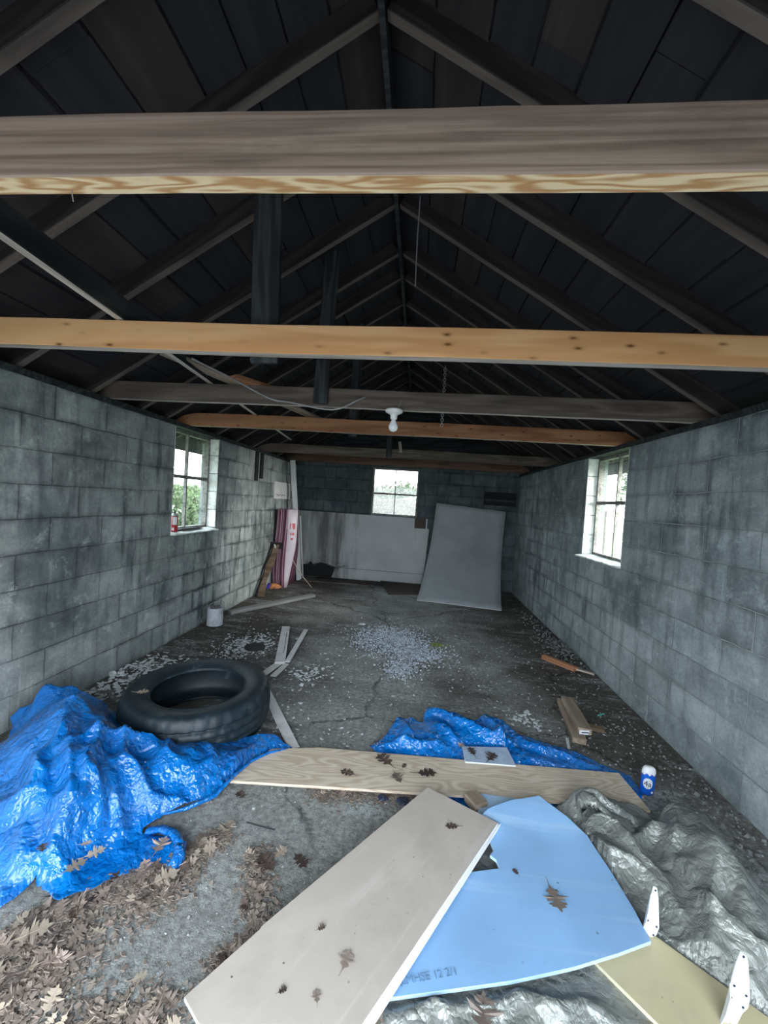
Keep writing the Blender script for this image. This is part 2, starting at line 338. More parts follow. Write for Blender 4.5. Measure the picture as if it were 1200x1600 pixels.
# ------------------------------------------------------------ building helpers
def tag(o, label=None, cat=None, group=None, kind=None):
    if label: o['label'] = label
    if cat: o['category'] = cat
    if group: o['group'] = group
    if kind: o['kind'] = kind
    return o
def link(name, me, parent=None, mw=None):
    o = bpy.data.objects.new(name, me); COL.objects.link(o)
    if mw is not None: o.matrix_world = mw
    if parent: o.parent = parent; o.matrix_parent_inverse = parent.matrix_world.inverted()
    return o
def from_bm(name, bm, mats, parent=None, mw=None, smooth=False):
    bmesh.ops.recalc_face_normals(bm, faces=bm.faces)
    me = bpy.data.meshes.new(name); bm.to_mesh(me); bm.free()
    for m in (mats if isinstance(mats, (list, tuple)) else [mats]): me.materials.append(m)
    if smooth:
        for p in me.polygons: p.use_smooth = True
    return link(name, me, parent, mw)
def empty(name, loc, rz=0):
    o = bpy.data.objects.new(name, None); COL.objects.link(o); o.empty_display_size = 0.05
    o.matrix_world = Matrix.Translation(Vector(loc)) @ Matrix.Rotation(rz, 4, 'Z'); return o
def add_box(bm, lo, hi, mi=0, mat=None):
    vs = [bm.verts.new((x, y, z)) for x in (lo[0], hi[0]) for y in (lo[1], hi[1]) for z in (lo[2], hi[2])]
    if mat is not None:
        for v in vs: v.co = mat @ v.co
    for f in ((0, 1, 3, 2), (4, 6, 7, 5), (0, 4, 5, 1), (2, 3, 7, 6), (0, 2, 6, 4), (1, 5, 7, 3)):
        fc = bm.faces.new([vs[i] for i in f]); fc.material_index = mi
    return vs
def add_tube(bm, pts, r, seg=8, mi=0, caps=True):
    pts = [Vector(p) for p in pts]; rings = []
    for i, p in enumerate(pts):
        t = (pts[min(i + 1, len(pts) - 1)] - pts[max(i - 1, 0)]).normalized()
        a = t.orthogonal().normalized() if i == 0 else (a - t * a.dot(t)).normalized()
        b = t.cross(a); rr = r[i] if isinstance(r, (list, tuple)) else r
        rings.append([bm.verts.new(p + a * rr * math.cos(2 * PI * k / seg) + b * rr * math.sin(2 * PI * k / seg)) for k in range(seg)])
    for A, B in zip(rings, rings[1:]):
        for k in range(seg):
            f = bm.faces.new((A[k], A[(k + 1) % seg], B[(k + 1) % seg], B[k])); f.material_index = mi
    if caps: bm.faces.new(rings[0][::-1]).material_index = mi; bm.faces.new(rings[-1]).material_index = mi
def add_lathe(bm, prof, seg=32, mi=0, closed=False, mod=None):
    rings = []
    for j, (r, z) in enumerate(prof):
        rings.append([bm.verts.new(((r + (mod(j, k) if mod else 0)) * math.cos(2 * PI * k / seg), (r + (mod(j, k) if mod else 0)) * math.sin(2 * PI * k / seg), z)) for k in range(seg)])
    n = len(rings)
    for j in range(n if closed else n - 1):
        A, B = rings[j], rings[(j + 1) % n]
        for k in range(seg):
            f = bm.faces.new((A[k], A[(k + 1) % seg], B[(k + 1) % seg], B[k])); f.material_index = mi
    return rings
def axis_frame(p0, p1, up):
    p0, p1 = Vector(p0), Vector(p1); x = (p1 - p0).normalized(); up = Vector(up)
    y = up.cross(x).normalized(); z = x.cross(y)
    m = Matrix.Identity(4)
    for i in range(3): m[i][0] = x[i]; m[i][1] = y[i]; m[i][2] = z[i]; m[i][3] = (p0[i] + p1[i]) / 2
    return m, (p1 - p0).length
def plank(name, p0, p1, width, thick, mats, parent=None, up=(0, 0, 1), bev=0.003, jag=0.0, seed=0, under=None, segs=1, warp=0.0):
    """a sawn board from p0 to p1 (points on its centre line), width across, thick along up; optional other material on the under side"""
    mw, L = axis_frame(p0, p1, up); bm = bmesh.new(); rnd = random.Random(seed)
    add_box(bm, (-L / 2, -width / 2, -thick / 2), (L / 2, width / 2, thick / 2))
    if bev: bmesh.ops.bevel(bm, geom=list(bm.edges), offset=bev, segments=1, affect='EDGES')
    if segs > 1:
        for i in range(1, segs):
            xx = -L / 2 + L * i / segs
            bmesh.ops.bisect_plane(bm, geom=list(bm.verts) + list(bm.edges) + list(bm.faces), plane_co=(xx, 0, 0), plane_no=(1, 0, 0))
        for v in bm.verts:
            s = noise.noise(Vector((v.co.x * 1.1 + seed, seed * 3.3, 0))); s2 = noise.noise(Vector((v.co.x * 5 + seed, v.co.z * 9, 7.7)))
            v.co.z += warp * s; v.co.y += warp * 0.5 * s2
    if jag:
        for v in bm.verts:
            if abs(v.co.x) > L / 2 - 0.01: v.co.x += rnd.uniform(-jag, jag)
    bm.normal_update()
    if under is not None:
        for f in bm.faces:
            if f.normal.z < -0.9: f.material_index = 1
        mats = [mats, under]
    return from_bm(name, bm, mats, parent, mw)
def sheet(name, pts, thick, mats, parent=None, smooth=False):
    """flat panel: pts is its upper outline; first edge gives the grain; second material on the cut edges"""
    P = [Vector(p) for p in pts]; n = Vector((0, 0, 0))
    for i in range(len(P)): n += P[i].cross(P[(i + 1) % len(P)])
    n.normalize()
    if n.z < -0.01 or (abs(n.z) < 0.01 and n.y > 0): P.reverse(); n = -n
    k = max(range(len(P)), key=lambda i: (P[(i + 1) % len(P)] - P[i]).length)
    x = (P[(k + 1) % len(P)] - P[k]); x = (x - n * x.dot(n)).normalized(); y = n.cross(x)
    c = sum(P, Vector()) / len(P); mw = Matrix.Identity(4)
    for i in range(3): mw[i][0] = x[i]; mw[i][1] = y[i]; mw[i][2] = n[i]; mw[i][3] = c[i]
    inv = mw.inverted(); bm = bmesh.new()
    top = [bm.verts.new(inv @ p) for p in P]; bot = [bm.verts.new(inv @ p - Vector((0, 0, thick))) for p in P]
    bm.faces.new(top); bm.faces.new(bot[::-1])
    ed = 1 if isinstance(mats, (list, tuple)) and len(mats) > 1 else 0
    for i in range(len(P)):
        j = (i + 1) % len(P); bm.faces.new((top[i], bot[i], bot[j], top[j])).material_index = ed
    return from_bm(name, bm, mats, parent, mw)

def worley(x, y, seed, cell, sx=1.0, sy=1.0, ang=0.0):
    """distance difference to the two nearest feature points: a network of creases"""
    ca, sa = math.cos(ang), math.sin(ang)
    u = (x * ca + y * sa) / (cell * sx); v = (-x * sa + y * ca) / (cell * sy)
    iu, iv = np.floor(u).astype(int), np.floor(v).astype(int)
    f1 = np.full(u.shape, 9.0); f2 = f1.copy()
    for du in (-1, 0, 1):
        for dv in (-1, 0, 1):
            a, b = iu + du, iv + dv
            h1 = np.modf(np.abs(np.sin(a * 127.1 + b * 311.7 + seed * 17.3) * 43758.5453))[0]
            h2 = np.modf(np.abs(np.sin(a * 269.5 + b * 183.3 + seed * 9.1) * 28637.1237))[0]
            d = np.sqrt((a + h1 - u) ** 2 + (b + h2 - v) ** 2)
            nf1 = np.minimum(f1, d); f2 = np.minimum(f2, np.maximum(f1, d)); f1 = nf1
    return f2 - f1, f1
def crumple(x, y, seed):
    wx = x + 0.05 * np.sin(y * 7 + seed) + 0.02 * np.sin(y * 19 + x * 5); wy = y + 0.05 * np.sin(x * 6 + seed * 2) + 0.02 * np.sin(x * 23)
    h = np.zeros_like(x)
    for k, (cell, amp, sx, sy, ang) in enumerate(((0.34, 0.50, 1.9, 0.6, 0.5 + seed), (0.21, 0.34, 0.6, 1.7, 1.1 * seed), (0.12, 0.17, 1.7, 0.7, 2.3 + seed), (0.06, 0.07, 1.3, .8, 0.4))):
        d, f = worley(wx, wy, seed + k * 5, cell, sx, sy, ang)
        h += amp * 1.3 * (np.minimum(f, 1.1) - 0.5) - amp * 0.3 * (np.minimum(d, 0.5) - 0.25)
    return h
def fold(X, line, wid, seed):
    # sharp-crested ridge of cloth along a plan polyline, fading at both ends
    best = np.full(len(X), 9.0); tt = np.zeros(len(X)); n = len(line) - 1
    P = X + 0.012 * np.stack([np.sin(X[:, 1] * 31 + seed), np.sin(X[:, 0] * 27 + seed * 2)], 1)
    for i in range(n):
        a, b = np.array(line[i][:2]), np.array(line[i + 1][:2]); ab = b - a; t = np.clip(((P - a) @ ab) / (ab @ ab), 0, 1)
        d = np.linalg.norm(P - a - t[:, None] * ab, axis=1); m = d < best; best = np.where(m, d, best); tt = np.where(m, (i + t) / n, tt)
    f = np.clip(1 - best / wid, 0, 1)
    return f ** 1.5 * np.clip(np.sin(np.clip(tt, 0.02, 0.98) * PI), 0, 1) ** 0.5
def inside(X, poly):
    r = np.zeros(len(X), bool); n = len(poly)
    for i in range(n):
        (x1, y1), (x2, y2) = poly[i][:2], poly[(i + 1) % n][:2]
        if y1 == y2: continue
        c = ((y1 > X[:, 1]) != (y2 > X[:, 1])) & (X[:, 0] < (x2 - x1) * (X[:, 1] - y1) / (y2 - y1) + x1); r ^= c
    return r
def drape(name, outline, inner, step, amp, mat, seed=1, thick=0.003, parent=None, lo=0.004, xr=(-2.25, 1.69), smooth=True, jag=0.0, folds=(), clamp=()):
    """sheet of cloth or board over uneven ground; every control point is (x, y, z[, crumple weight])"""
    C = [tuple(p) + ((1.0,) if len(p) == 3 else ()) for p in list(outline) + list(inner)]
    A = np.array(C, float); n = len(A)
    def tps(r2): return np.where(r2 > 1e-12, 0.5 * r2 * np.log(np.maximum(r2, 1e-12)), 0)
    D = ((A[:, None, :2] - A[None, :, :2]) ** 2).sum(-1); K = tps(D) + np.eye(n) * 1e-4
    Pm = np.hstack([np.ones((n, 1)), A[:, :2]]); L = np.block([[K, Pm], [Pm.T, np.zeros((3, 3))]])
    wz = np.linalg.solve(L, np.vstack([A[:, 2:3], np.zeros((3, 1))])).ravel()
    rnd = random.Random(seed); ring = []
    m = len(outline)
    for i in range(m):
        a, b = Vector(outline[i][:2]), Vector(outline[(i + 1) % m][:2]); k = max(1, int((b - a).length / step))
        nrm = Vector((-(b - a).y, (b - a).x)).normalized() if (b - a).length > 0 else Vector((0, 0))
        for j in range(k):
            q = a.lerp(b, j / k)
            if jag and j: q = q + nrm * jag * noise.noise(Vector((q.x * 14, q.y * 14, seed)))
            ring.append(q)
    poly = np.array([(p.x, p.y) for p in ring]); xs = np.arange(poly[:, 0].min(), poly[:, 0].max(), step); ys = np.arange(poly[:, 1].min(), poly[:, 1].max(), step)
    pts = list(ring)
    for a in xs:
        for b in ys: pts.append(Vector((a + rnd.uniform(-.25, .25) * step, b + rnd.uniform(-.25, .25) * step)))
    edges = [(i, (i + 1) % len(ring)) for i in range(len(ring))]
    V, E, F, _, _, _ = delaunay_2d_cdt(pts, edges, [list(range(len(ring)))], 1, 1e-5)
    X = np.array([(v.x, v.y) for v in V]); d2 = ((X[:, None, :] - A[None, :, :2]) ** 2).sum(-1)
    z = tps(d2) @ wz[:n] + wz[n] + X @ wz[n + 1:]
    W = 1 / (d2 + 1e-4) ** 1.5; wa = (W * A[None, :, 3]).sum(1) / W.sum(1)
    z = np.clip(z, A[:, 2].min(), A[:, 2].max() * 1.12 + 0.01)
    if amp: z = z + amp * wa * crumple(X[:, 0], X[:, 1], seed)
    for line, hgt, wid in folds:
        z = z + hgt * fold(X, line, wid, seed)
    for poly_, zm in clamp:
        z = np.where(inside(X, poly_), np.minimum(z, zm), z)
    z = np.maximum(z, lo); X[:, 0] = np.clip(X[:, 0], *xr)
    me = bpy.data.meshes.new(name)
    me.from_pydata([(float(p[0]), float(p[1]), float(h)) for p, h in zip(X, z)], [], [list(f) for f in F])
    me.update()
    for q in me.polygons: q.use_smooth = smooth
    for mm in (mat if isinstance(mat, (list, tuple)) else [mat]): me.materials.append(mm)
    bm = bmesh.new(); bm.from_mesh(me); bmesh.ops.recalc_face_normals(bm, faces=bm.faces)
    if sum(f.normal.z for f in bm.faces) < 0: bmesh.ops.reverse_faces(bm, faces=bm.faces)
    bm.to_mesh(me); bm.free()
    o = link(name, me, parent)
    if smooth and amp:
        me.shade_smooth() if hasattr(me, 'shade_smooth') else None
    s = o.modifiers.new('thickness', 'SOLIDIFY'); s.thickness = thick; s.offset = -1 if thick > 0.006 else 1
    if isinstance(mat, (list, tuple)) and len(mat) > 1: s.material_offset_rim = 1
    return o

def text_mesh(name, body, size, mat, mw, parent=None, ext=0.0004):
    cu = bpy.data.curves.new(name, 'FONT'); cu.body = body; cu.size = size; cu.extrude = ext; cu.align_x = 'CENTER'; cu.align_y = 'CENTER'
    t = bpy.data.objects.new(name, cu); COL.objects.link(t); bpy.context.view_layer.update()
    me = bpy.data.meshes.new_from_object(t.evaluated_get(bpy.context.evaluated_depsgraph_get()))
    bpy.data.objects.remove(t); me.materials.clear(); me.materials.append(mat)
    return link(name, me, parent, mw)

# ------------------------------------------------------------ the shell
XL, XR, YB, YF, HW = -2.265, 1.707, 7.10, -0.45, 2.032
T = 0.20
WY0, WY1, WZ0 = 3.47, 4.28, 1.016
RX = -0.26           # ridge line
def roof_z(x):       # underside of the rafters
    return 3.33 - 0.62 * (RX - x) if x < RX else 3.33 - 0.617 * (x - RX)

bm = bmesh.new(); add_box(bm, (XL - T, YF - T, -0.12), (XR + T, YB + T, 0)); tag(from_bm('floor', bm, M_FLOOR), kind='structure')
for nm, x0, x1, mt, q in (('wall_left', XL - T, XL, M_WL, 1), ('wall_right', XR, XR + T, M_WR, 2)):
    bm = bmesh.new()
    add_box(bm, (x0, YF - T, 0), (x1, WY0, HW)); add_box(bm, (x0, WY1, 0), (x1, YB, HW)); add_box(bm, (x0, WY0, 0), (x1, WY1, WZ0))
    bmesh.ops.remove_doubles(bm, verts=bm.verts, dist=1e-5)
    tag(from_bm(nm, bm, mt), kind='structure')
# back wall with its window
BX0, BX1, BZ0, BZ1 = -0.86, -0.03, 1.21, 2.06
bm = bmesh.new()
add_box(bm, (XL - T, YB, 0), (BX0, YB + T, 2.13)); add_box(bm, (BX1, YB, 0), (XR + T, YB + T, 2.13)); add_box(bm, (BX0, YB, 0), (BX1, YB + T, BZ0)); add_box(bm, (BX0, YB, BZ1), (BX1, YB + T, 2.13))
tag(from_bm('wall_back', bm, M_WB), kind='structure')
# gables of dark boards
def gable(name, y0, y1, zb):
    bm = bmesh.new(); x = XL - T
    while x < XR + T - 0.01:
        x2 = min(x + 0.19, XR + T)
        za, zc = roof_z(x) + 0.13, roof_z(x2) + 0.13
        pr = [(x, zb), (x2, zb), (x2, max(zc, zb + .01)), (x, max(za, zb + .01))]
        A = [bm.verts.new((a, y0, b)) for a, b in pr]; B = [bm.verts.new((a, y1, b)) for a, b in pr]
        bm.faces.new(A); bm.faces.new(B[::-1])
        for i in range(4): bm.faces.new((A[i], B[i], B[(i + 1) % 4], A[(i + 1) % 4]))
        x = x2
    return tag(from_bm(name, bm, M_DARK), kind='structure')
gable('trim_1', YB + 0.02, YB + T, 2.13)
gable('trim_2', YF - T, YF - 0.02, 2.02)
# doorway wall behind the viewer
bm = bmesh.new(); add_box(bm, (XL - T, YF - T, 0), (-1.95, YF, 2.02)); add_box(bm, (1.40, YF - T, 0), (XR + T, YF, 2.02))
tag(from_bm('wall_front', bm, M_WB), kind='structure')
# wall plates
for nm, x0, x1 in (('trim_3', XL - T, XL + 0.012), ('trim_4', XR - 0.012, XR + T)):
    bm = bmesh.new(); add_box(bm, (x0, YF, HW), (x1, YB, HW + 0.038)); tag(from_bm(nm, bm, M_DARK), kind='structure')

# roof deck: boards running the length of the garage
rnd = random.Random(5)
for nm, side in (('ceiling', -1), ('ceiling_right', 1)):
    bm = bmesh.new(); sl = 0.62 if side < 0 else 0.617; L = (math.sqrt(1 + sl * sl)); s = 0.0
    tot = (abs((XL if side < 0 else XR) - RX) + T + 0.30) * L
    while s < tot:
        wd = rnd.choice((0.14, 0.19, 0.24, 0.19)); e = min(s + wd, tot); y = YF - 0.3
        while y < YB + 0.45:
            y2 = min(y + rnd.uniform(1.6, 3.6), YB + 0.45); dz = rnd.uniform(-0.006, 0.006)
            a = RX + side * (s + 0.006) / L; b = RX + side * (e - 0.006) / L
            za = roof_z(a) + 0.112 + dz; zb = roof_z(b) + 0.112 + dz
            vs = [bm.verts.new(v) for v in ((a, y + .002, za), (b, y + .002, zb), (b, y2 - .002, zb), (a, y2 - .002, za), (a, y + .002, za + .02), (b, y + .002, zb + .02), (b, y2 - .002, zb + .02), (a, y2 - .002, za + .02))]
            for f in ((0, 1, 2, 3), (4, 7, 6, 5), (0, 4, 5, 1), (1, 5, 6, 2), (2, 6, 7, 3), (3, 7, 4, 0)):
                bm.faces.new([vs[i] for i in f]).material_index = rnd.choice((0, 0, 1)) if f == (0, 1, 2, 3) else 0
            y = y2
        s = e
    bmesh.ops.recalc_face_normals(bm, faces=bm.faces)
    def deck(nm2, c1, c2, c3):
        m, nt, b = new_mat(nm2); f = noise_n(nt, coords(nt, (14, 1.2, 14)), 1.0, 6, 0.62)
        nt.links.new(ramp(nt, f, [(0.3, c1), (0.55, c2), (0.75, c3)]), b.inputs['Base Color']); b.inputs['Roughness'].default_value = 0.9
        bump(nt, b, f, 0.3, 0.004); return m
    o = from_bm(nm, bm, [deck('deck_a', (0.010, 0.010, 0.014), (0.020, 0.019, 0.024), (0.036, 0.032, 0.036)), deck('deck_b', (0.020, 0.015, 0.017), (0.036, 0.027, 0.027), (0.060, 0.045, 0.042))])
    tag(o, kind='structure')
    bm = bmesh.new(); xe = (XL - T - 0.32) if side < 0 else (XR + T + 0.32)
    v = [(RX, roof_z(RX) + .14), (xe, roof_z(xe) + .14), (xe, roof_z(xe) + .165), (RX, roof_z(RX) + .165)]
    A = [bm.verts.new((a, YF - .3, b)) for a, b in v]; B = [bm.verts.new((a, YB + .45, b)) for a, b in v]
    bm.faces.new(A); bm.faces.new(B[::-1])
    for i in range(4): bm.faces.new((A[i], B[i], B[(i + 1) % 4], A[(i + 1) % 4]))
    tag(from_bm('roof_covering', bm, M_SHINGLE), kind='structure')
bm = bmesh.new(); add_box(bm, (RX - 0.012, YF, 3.285), (RX + 0.012, YB, 3.44)); o = from_bm('ridge_board', bm, M_DARK)
tag(o, 'dark ridge board running the length of the roof at its peak', 'roof beam')

# rafters
RY = [1.10, 1.57, 2.05, 2.56, 3.05, 3.38, 3.81, 4.25, 4.72, 5.2, 5.66, 6.15, 6.62]
ORD = 'first second third fourth fifth sixth seventh eighth ninth tenth eleventh twelfth thirteenth'.split()
for side, word in ((-1, 'left'), (1, 'right')):
    sl = 0.62 if side < 0 else 0.617; n = Vector((side * sl, 0, 1)).normalized(); c = math.sqrt(1 + sl * sl)
    proto = None
    xe = (XL - 0.20) if side < 0 else (XR + 0.20)
    for i, y in enumerate(RY):
        if proto is None:
            off = n * 0.049
            p0 = Vector((RX + side * 0.014, 0, roof_z(RX))) + off; p1 = Vector((xe, 0, roof_z(xe))) + off
            if side > 0: p0, p1 = p1, p0
            o = plank('roof_rafter', p0, p1, 0.045, 0.098, M_RAFT, up=n, under=M_RAFTU); proto = o  # underside coloured as lit from below, sides kept dark
        else:
            o = proto.copy(); COL.objects.link(o)
        o.location.y = y
        tag(o, 'dark rafter under the roof boards on the %s slope, %s from the viewer' % (word, ORD[i]), 'rafter', 'rafters of the %s roof slope' % word)

# ceiling joists (tie beams)
def tie(y0, y1, mt, under, label, name='tie_beam', z0=2.07, z1=2.195, sag=0.0):
    o = plank(name, (XL - 0.17, (y0 + y1) / 2, (z0 + z1) / 2), (XR + 0.17, (y0 + y1) / 2, (z0 + z1) / 2), y1 - y0, z1 - z0, mt, under=under, segs=34, warp=sag, seed=int(y0 * 10))
    c = o.matrix_world.translation.copy()
    for v in o.data.vertices:                       # ends cut to the slope of the roof
        lim = roof_z(c.x + v.co.x) + 0.105 - c.z
        if v.co.z > lim: v.co.z = lim
    return tag(o, label, 'ceiling beam')
tie(0.764, 0.814, M_OLD, M_PINE, 'weathered grey beam nearest the doorway with pale underside coloured as lit from below', sag=0.006)
tie(1.697, 1.750, M_PINEB, M_PALE, 'bright yellow knotty pine beam across the garage, second from the viewer', sag=0.006)
tie(2.665, 2.712, M_OLDB, M_PALE, 'dark grey-brown beam that carries the light bulb', sag=0.008)  # pale underside has the light from the floor put into its colour
tie(3.66, 3.71, M_PINEC, M_PALE, 'reddish brown knotty pine beam behind the light bulb', sag=0.008)
tie(5.58, 5.63, M_OLDB, M_OLDB, 'dark brown beam far back, in front of the last one by the back wall', sag=0.01)
tie(6.72, 6.77, M_BEAMR, M_BEAMR, 'brown beam nearest the back wall above the back window', sag=0.01)
# struts
plk = lambda nm, x, y, z0, z1, w_, lab, dx=0.0, mt=M_DARK: tag(plank(nm, (x, y, z0), (x + dx, y, z1), w_, 0.025, mt, up=(0, -1, 0), jag=0.006), lab, 'roof strut')
plk('roof_strut', -0.742, 1.765, 2.045, 3.08, 0.128, 'wide dark vertical board nailed behind the yellow pine beam', -0.03)
plk('roof_strut', -0.71, 2.650, 2.085, 3.10, 0.098, 'dark vertical board on the front of the bulb beam, left of the bulb', 0.03)
plk('roof_strut', -0.67, 3.725, 2.05, 3.10, 0.085, 'narrow dark vertical board behind the reddish brown beam', 0.01)
plk('roof_strut', -0.47, 5.56, 2.08, 3.0, 0.075, 'short dark vertical board on the far brown beam above the back window', 0.0)
plk('roof_strut', -0.30, 5.56, 2.15, 2.30, 0.04, 'stub of pale wood standing on the far brown beam', -0.03, M_PALE)
tag(plank('brace_board', (-1.33, 0.95, 2.25), (-1.76, 5.2, 2.25), 0.042, 0.10, M_DARK, under=M_PALE), 'long dark board lying across the beams towards the back, left side', 'brace')  # lit look of the underside is painted with the paler wood
tag(plank('loose_board', (-1.52, 2.2, 2.235), (-1.02, 3.95, 2.225), 0.10, 0.022, M_BLOCKW), 'short pale board resting across the beams left of the bulb', 'board')
tag(plank('loose_board', (-1.28, 2.55, 2.212), (-1.02, 2.95, 2.212), 0.09, 0.03, M_ORANGE), 'reddish wood offcut resting on top of the bulb beam', 'board')

# wire, string, chain
def wire(name, pts, r, mt, lab, cat, n=24):
    P = [Vector(p) for p in pts]; out_ = []
    for i in range(len(P) - 1):
        p0, p1, p2, p3 = P[max(i - 1, 0)], P[i], P[i + 1], P[min(i + 2, len(P) - 1)]
        for k in range(n // (len(P) - 1) + 1):
            t = k / (n // (len(P) - 1) + 1)
            out_.append(0.5 * ((2 * p1) + (-p0 + p2) * t + (2 * p0 - 5 * p1 + 4 * p2 - p3) * t * t + (-p0 + 3 * p1 - 3 * p2 + p3) * t ** 3))
    out_.append(P[-1]); bm = bmesh.new(); add_tube(bm, out_, r, 6)
    return tag(from_bm(name, bm, mt, smooth=True), lab, cat)
wire('electric_cable', [(-1.357, 2.200, 2.205), (-1.248, 2.450, 2.178), (-1.061, 2.630, 2.103), (-0.902, 2.625, 2.078), (-0.614, 2.620, 2.042), (-0.447, 2.630, 2.115), (-0.337, 2.750, 2.208)], 0.006, M_WIRE, 'grey cable drooping in front of the bulb beam', 'cable')
wire('hanging_string', [(-0.107, 2.300, 3.197), (-0.108, 2.300, 2.932), (-0.103, 2.300, 2.690)], 0.0035, M_WIRE, 'thin string hanging from the roof near the ridge', 'string')
wire('plate_wire', [(-0.782, 0.800, 2.073), (-0.780, 0.800, 2.060), (-0.777, 0.800, 2.048)], 0.0012, M_WIRE, 'bent nail under the nearest beam at far left', 'nail', 6)
bm = bmesh.new(); p0 = Vector((0.136, 3.200, 2.544)); p1 = Vector((0.137, 3.200, 2.069)); k = 0
while k < 24:
    c0 = p0.lerp(p1, k / 24); a = Vector((0.011, 0, 0)) if k % 2 else Vector((0, 0.011, 0)); h = (p1 - p0) / 24 * 0.75
    pts = [c0 + a * math.cos(t * PI / 4) + h * math.sin(t * PI / 4) for t in range(9)]
    add_tube(bm, pts, 0.003, 5, caps=False); k += 1
tag(from_bm('hanging_chain', bm, M_STEEL, smooth=True), 'metal chain hanging from the roof right of the bulb', 'chain')

# lamp holder and bulb under the third beam
lamp = tag(empty('bulb_fixture', (-0.207, 2.665, 2.068)), 'white porcelain lamp holder with a bare bulb under the dark beam', 'light fixture')
bm = bmesh.new(); add_lathe(bm, [(0.0, 0.002), (0.055, 0.002), (0.060, -0.006), (0.057, -0.016), (0.045, -0.024), (0.030, -0.030), (0.024, -0.036), (0.022, -0.060), (0.018, -0.064), (0.0, -0.064)], 32)
from_bm('lamp_holder', bm, M_PORC, lamp, lamp.matrix_world.copy(), True)
bm = bmesh.new(); add_lathe(bm, [(0.0, -0.060), (0.014, -0.062), (0.015, -0.074), (0.022, -0.088), (0.030, -0.104), (0.031, -0.120), (0.025, -0.136), (0.012, -0.145), (0.0, -0.147)], 28)
from_bm('bulb', bm, M_BULB, lamp, lamp.matrix_world.copy(), True)
bm = bmesh.new(); add_tube(bm, [(-0.19, 2.655, 2.07), (-0.175, 2.650, 2.09), (-0.165, 2.648, 2.125)], 0.002, 5); from_bm('wire', bm, M_WIRE, lamp)

# ------------------------------------------------------------ windows
def side_window(n, x_in, sgn):
    root = empty('window_%d' % n, (x_in + sgn * 0.12, (WY0 + WY1) / 2, WZ0)); tag(root, kind='structure')
    x0, x1 = sorted((x_in + sgn * 0.10, x_in + sgn * 0.155)); xm = (x0 + x1) / 2
    bm = bmesh.new(); fw = 0.035; z1 = HW - 0.0
    add_box(bm, (x0, WY0, WZ0 + .02), (x1, WY0 + fw, z1)); add_box(bm, (x0, WY1 - fw, WZ0 + .02), (x1, WY1, z1))
    add_box(bm, (x0, WY0, WZ0 + .02), (x1, WY1, WZ0 + .055)); add_box(bm, (x0, WY0, z1 - .03), (x1, WY1, z1))
    add_box(bm, (x0 + .005, WY0, 1.56), (x1 - .005, WY1, 1.592))
    ym = (WY0 + WY1) / 2; add_box(bm, (x0 + .012, ym - .009, WZ0 + .03), (x1 - .012, ym + .009, z1))
    from_bm('window_frame', bm, M_FRAME, root)
    for (a, b) in ((WZ0 + .05, 1.562), (1.59, z1 - .02)):
        for (c, d) in ((WY0 + fw - .004, ym - .006), (ym + .006, WY1 - fw + .004)):
            bm = bmesh.new(); add_box(bm, (xm - .0015, c, a), (xm + .0015, d, b)); from_bm('pane', bm, M_GLASS, root)
    # sloping mortar sill with broken lip, and painted reveal blocks
    bm = bmesh.new(); xa = x_in - sgn * 0.035; xb = x_in + sgn * 0.16; K = 14; rr = random.Random(n)
    rows = []
    for i in range(K + 1):
        y = WY0 - 0.0 + (WY1 - WY0) * i / K; j = rr.uniform(-.012, .012)
        if sgn > 0: j -= 0.03 if i > K - 3 else 0.0
        rows.append([bm.verts.new((xa + j * sgn * -1 * -1, y, WZ0 + .001)), bm.verts.new((xa + j * sgn, y, WZ0 + .012 + rr.uniform(-.004, .004))), bm.verts.new((x_in + sgn * .07, y, WZ0 + .030 + rr.uniform(-.004, .004))), bm.verts.new((xb, y, WZ0 + .034)), bm.verts.new((xb, y, WZ0 + .001))])
    for A, B in zip(rows, rows[1:]):
        for q in range(5): bm.faces.new((A[q], A[(q + 1) % 5], B[(q + 1) % 5], B[q]))
    bm.faces.new(rows[0]); bm.faces.new(rows[-1][::-1]); from_bm('window_sill', bm, M_SILL, root)
    bm = bmesh.new()
    for yy, s2 in ((WY1, -1), (WY0, 1)):
        for r in range(5):
            j = rr.uniform(0, .006); a, b = sorted((x_in + sgn * (-.001), x_in + sgn * .105)); c, d = sorted((yy, yy + s2 * (.009 + j)))
            add_box(bm, (a, c, WZ0 + .03 + r * .2 + .003), (b, d, WZ0 + .03 + r * .2 + (.197 if r < 4 else .18)))
    bmesh.ops.bevel(bm, geom=list(bm.edges), offset=.003, segments=1, affect='EDGES')
    from_bm('window_reveal', bm, M_SILL, root)
side_window(1, XL, -1); side_window(2, XR, 1)
root = tag(empty('window_3', ((BX0 + BX1) / 2, YB + .1, BZ0)), kind='structure')
bm = bmesh.new(); y0, y1 = YB + .03, YB + .08
add_box(bm, (BX0, y0 - .03, BZ0), (BX0 + .03, y1, BZ1)); add_box(bm, (BX1 - .03, y0 - .03, BZ0), (BX1, y1, BZ1)); add_box(bm, (BX0, y0, BZ1 - .03), (BX1, y1, BZ1)); add_box(bm, (BX0, y0, BZ0), (BX1, y1, BZ0 + .03))
xm = (BX0 + BX1) / 2; zm = 1.60; add_box(bm, (BX0, y0, zm - .014), (BX1, y1, zm + .014)); add_box(bm, (xm - .007, y0 + .01, BZ0), (xm + .007, y1 - .01, BZ1)); from_bm('window_frame', bm, M_FRAME, root)
for a, b in ((BZ0 + .028, zm - .012), (zm + .012, BZ1 - .028)):
    for c, d in ((BX0 + .028, xm - .005), (xm + .005, BX1 - .028)):
        bm = bmesh.new(); add_box(bm, (c, YB + .054, a), (d, YB + .057, b)); from_bm('pane', bm, M_GLASS, root)

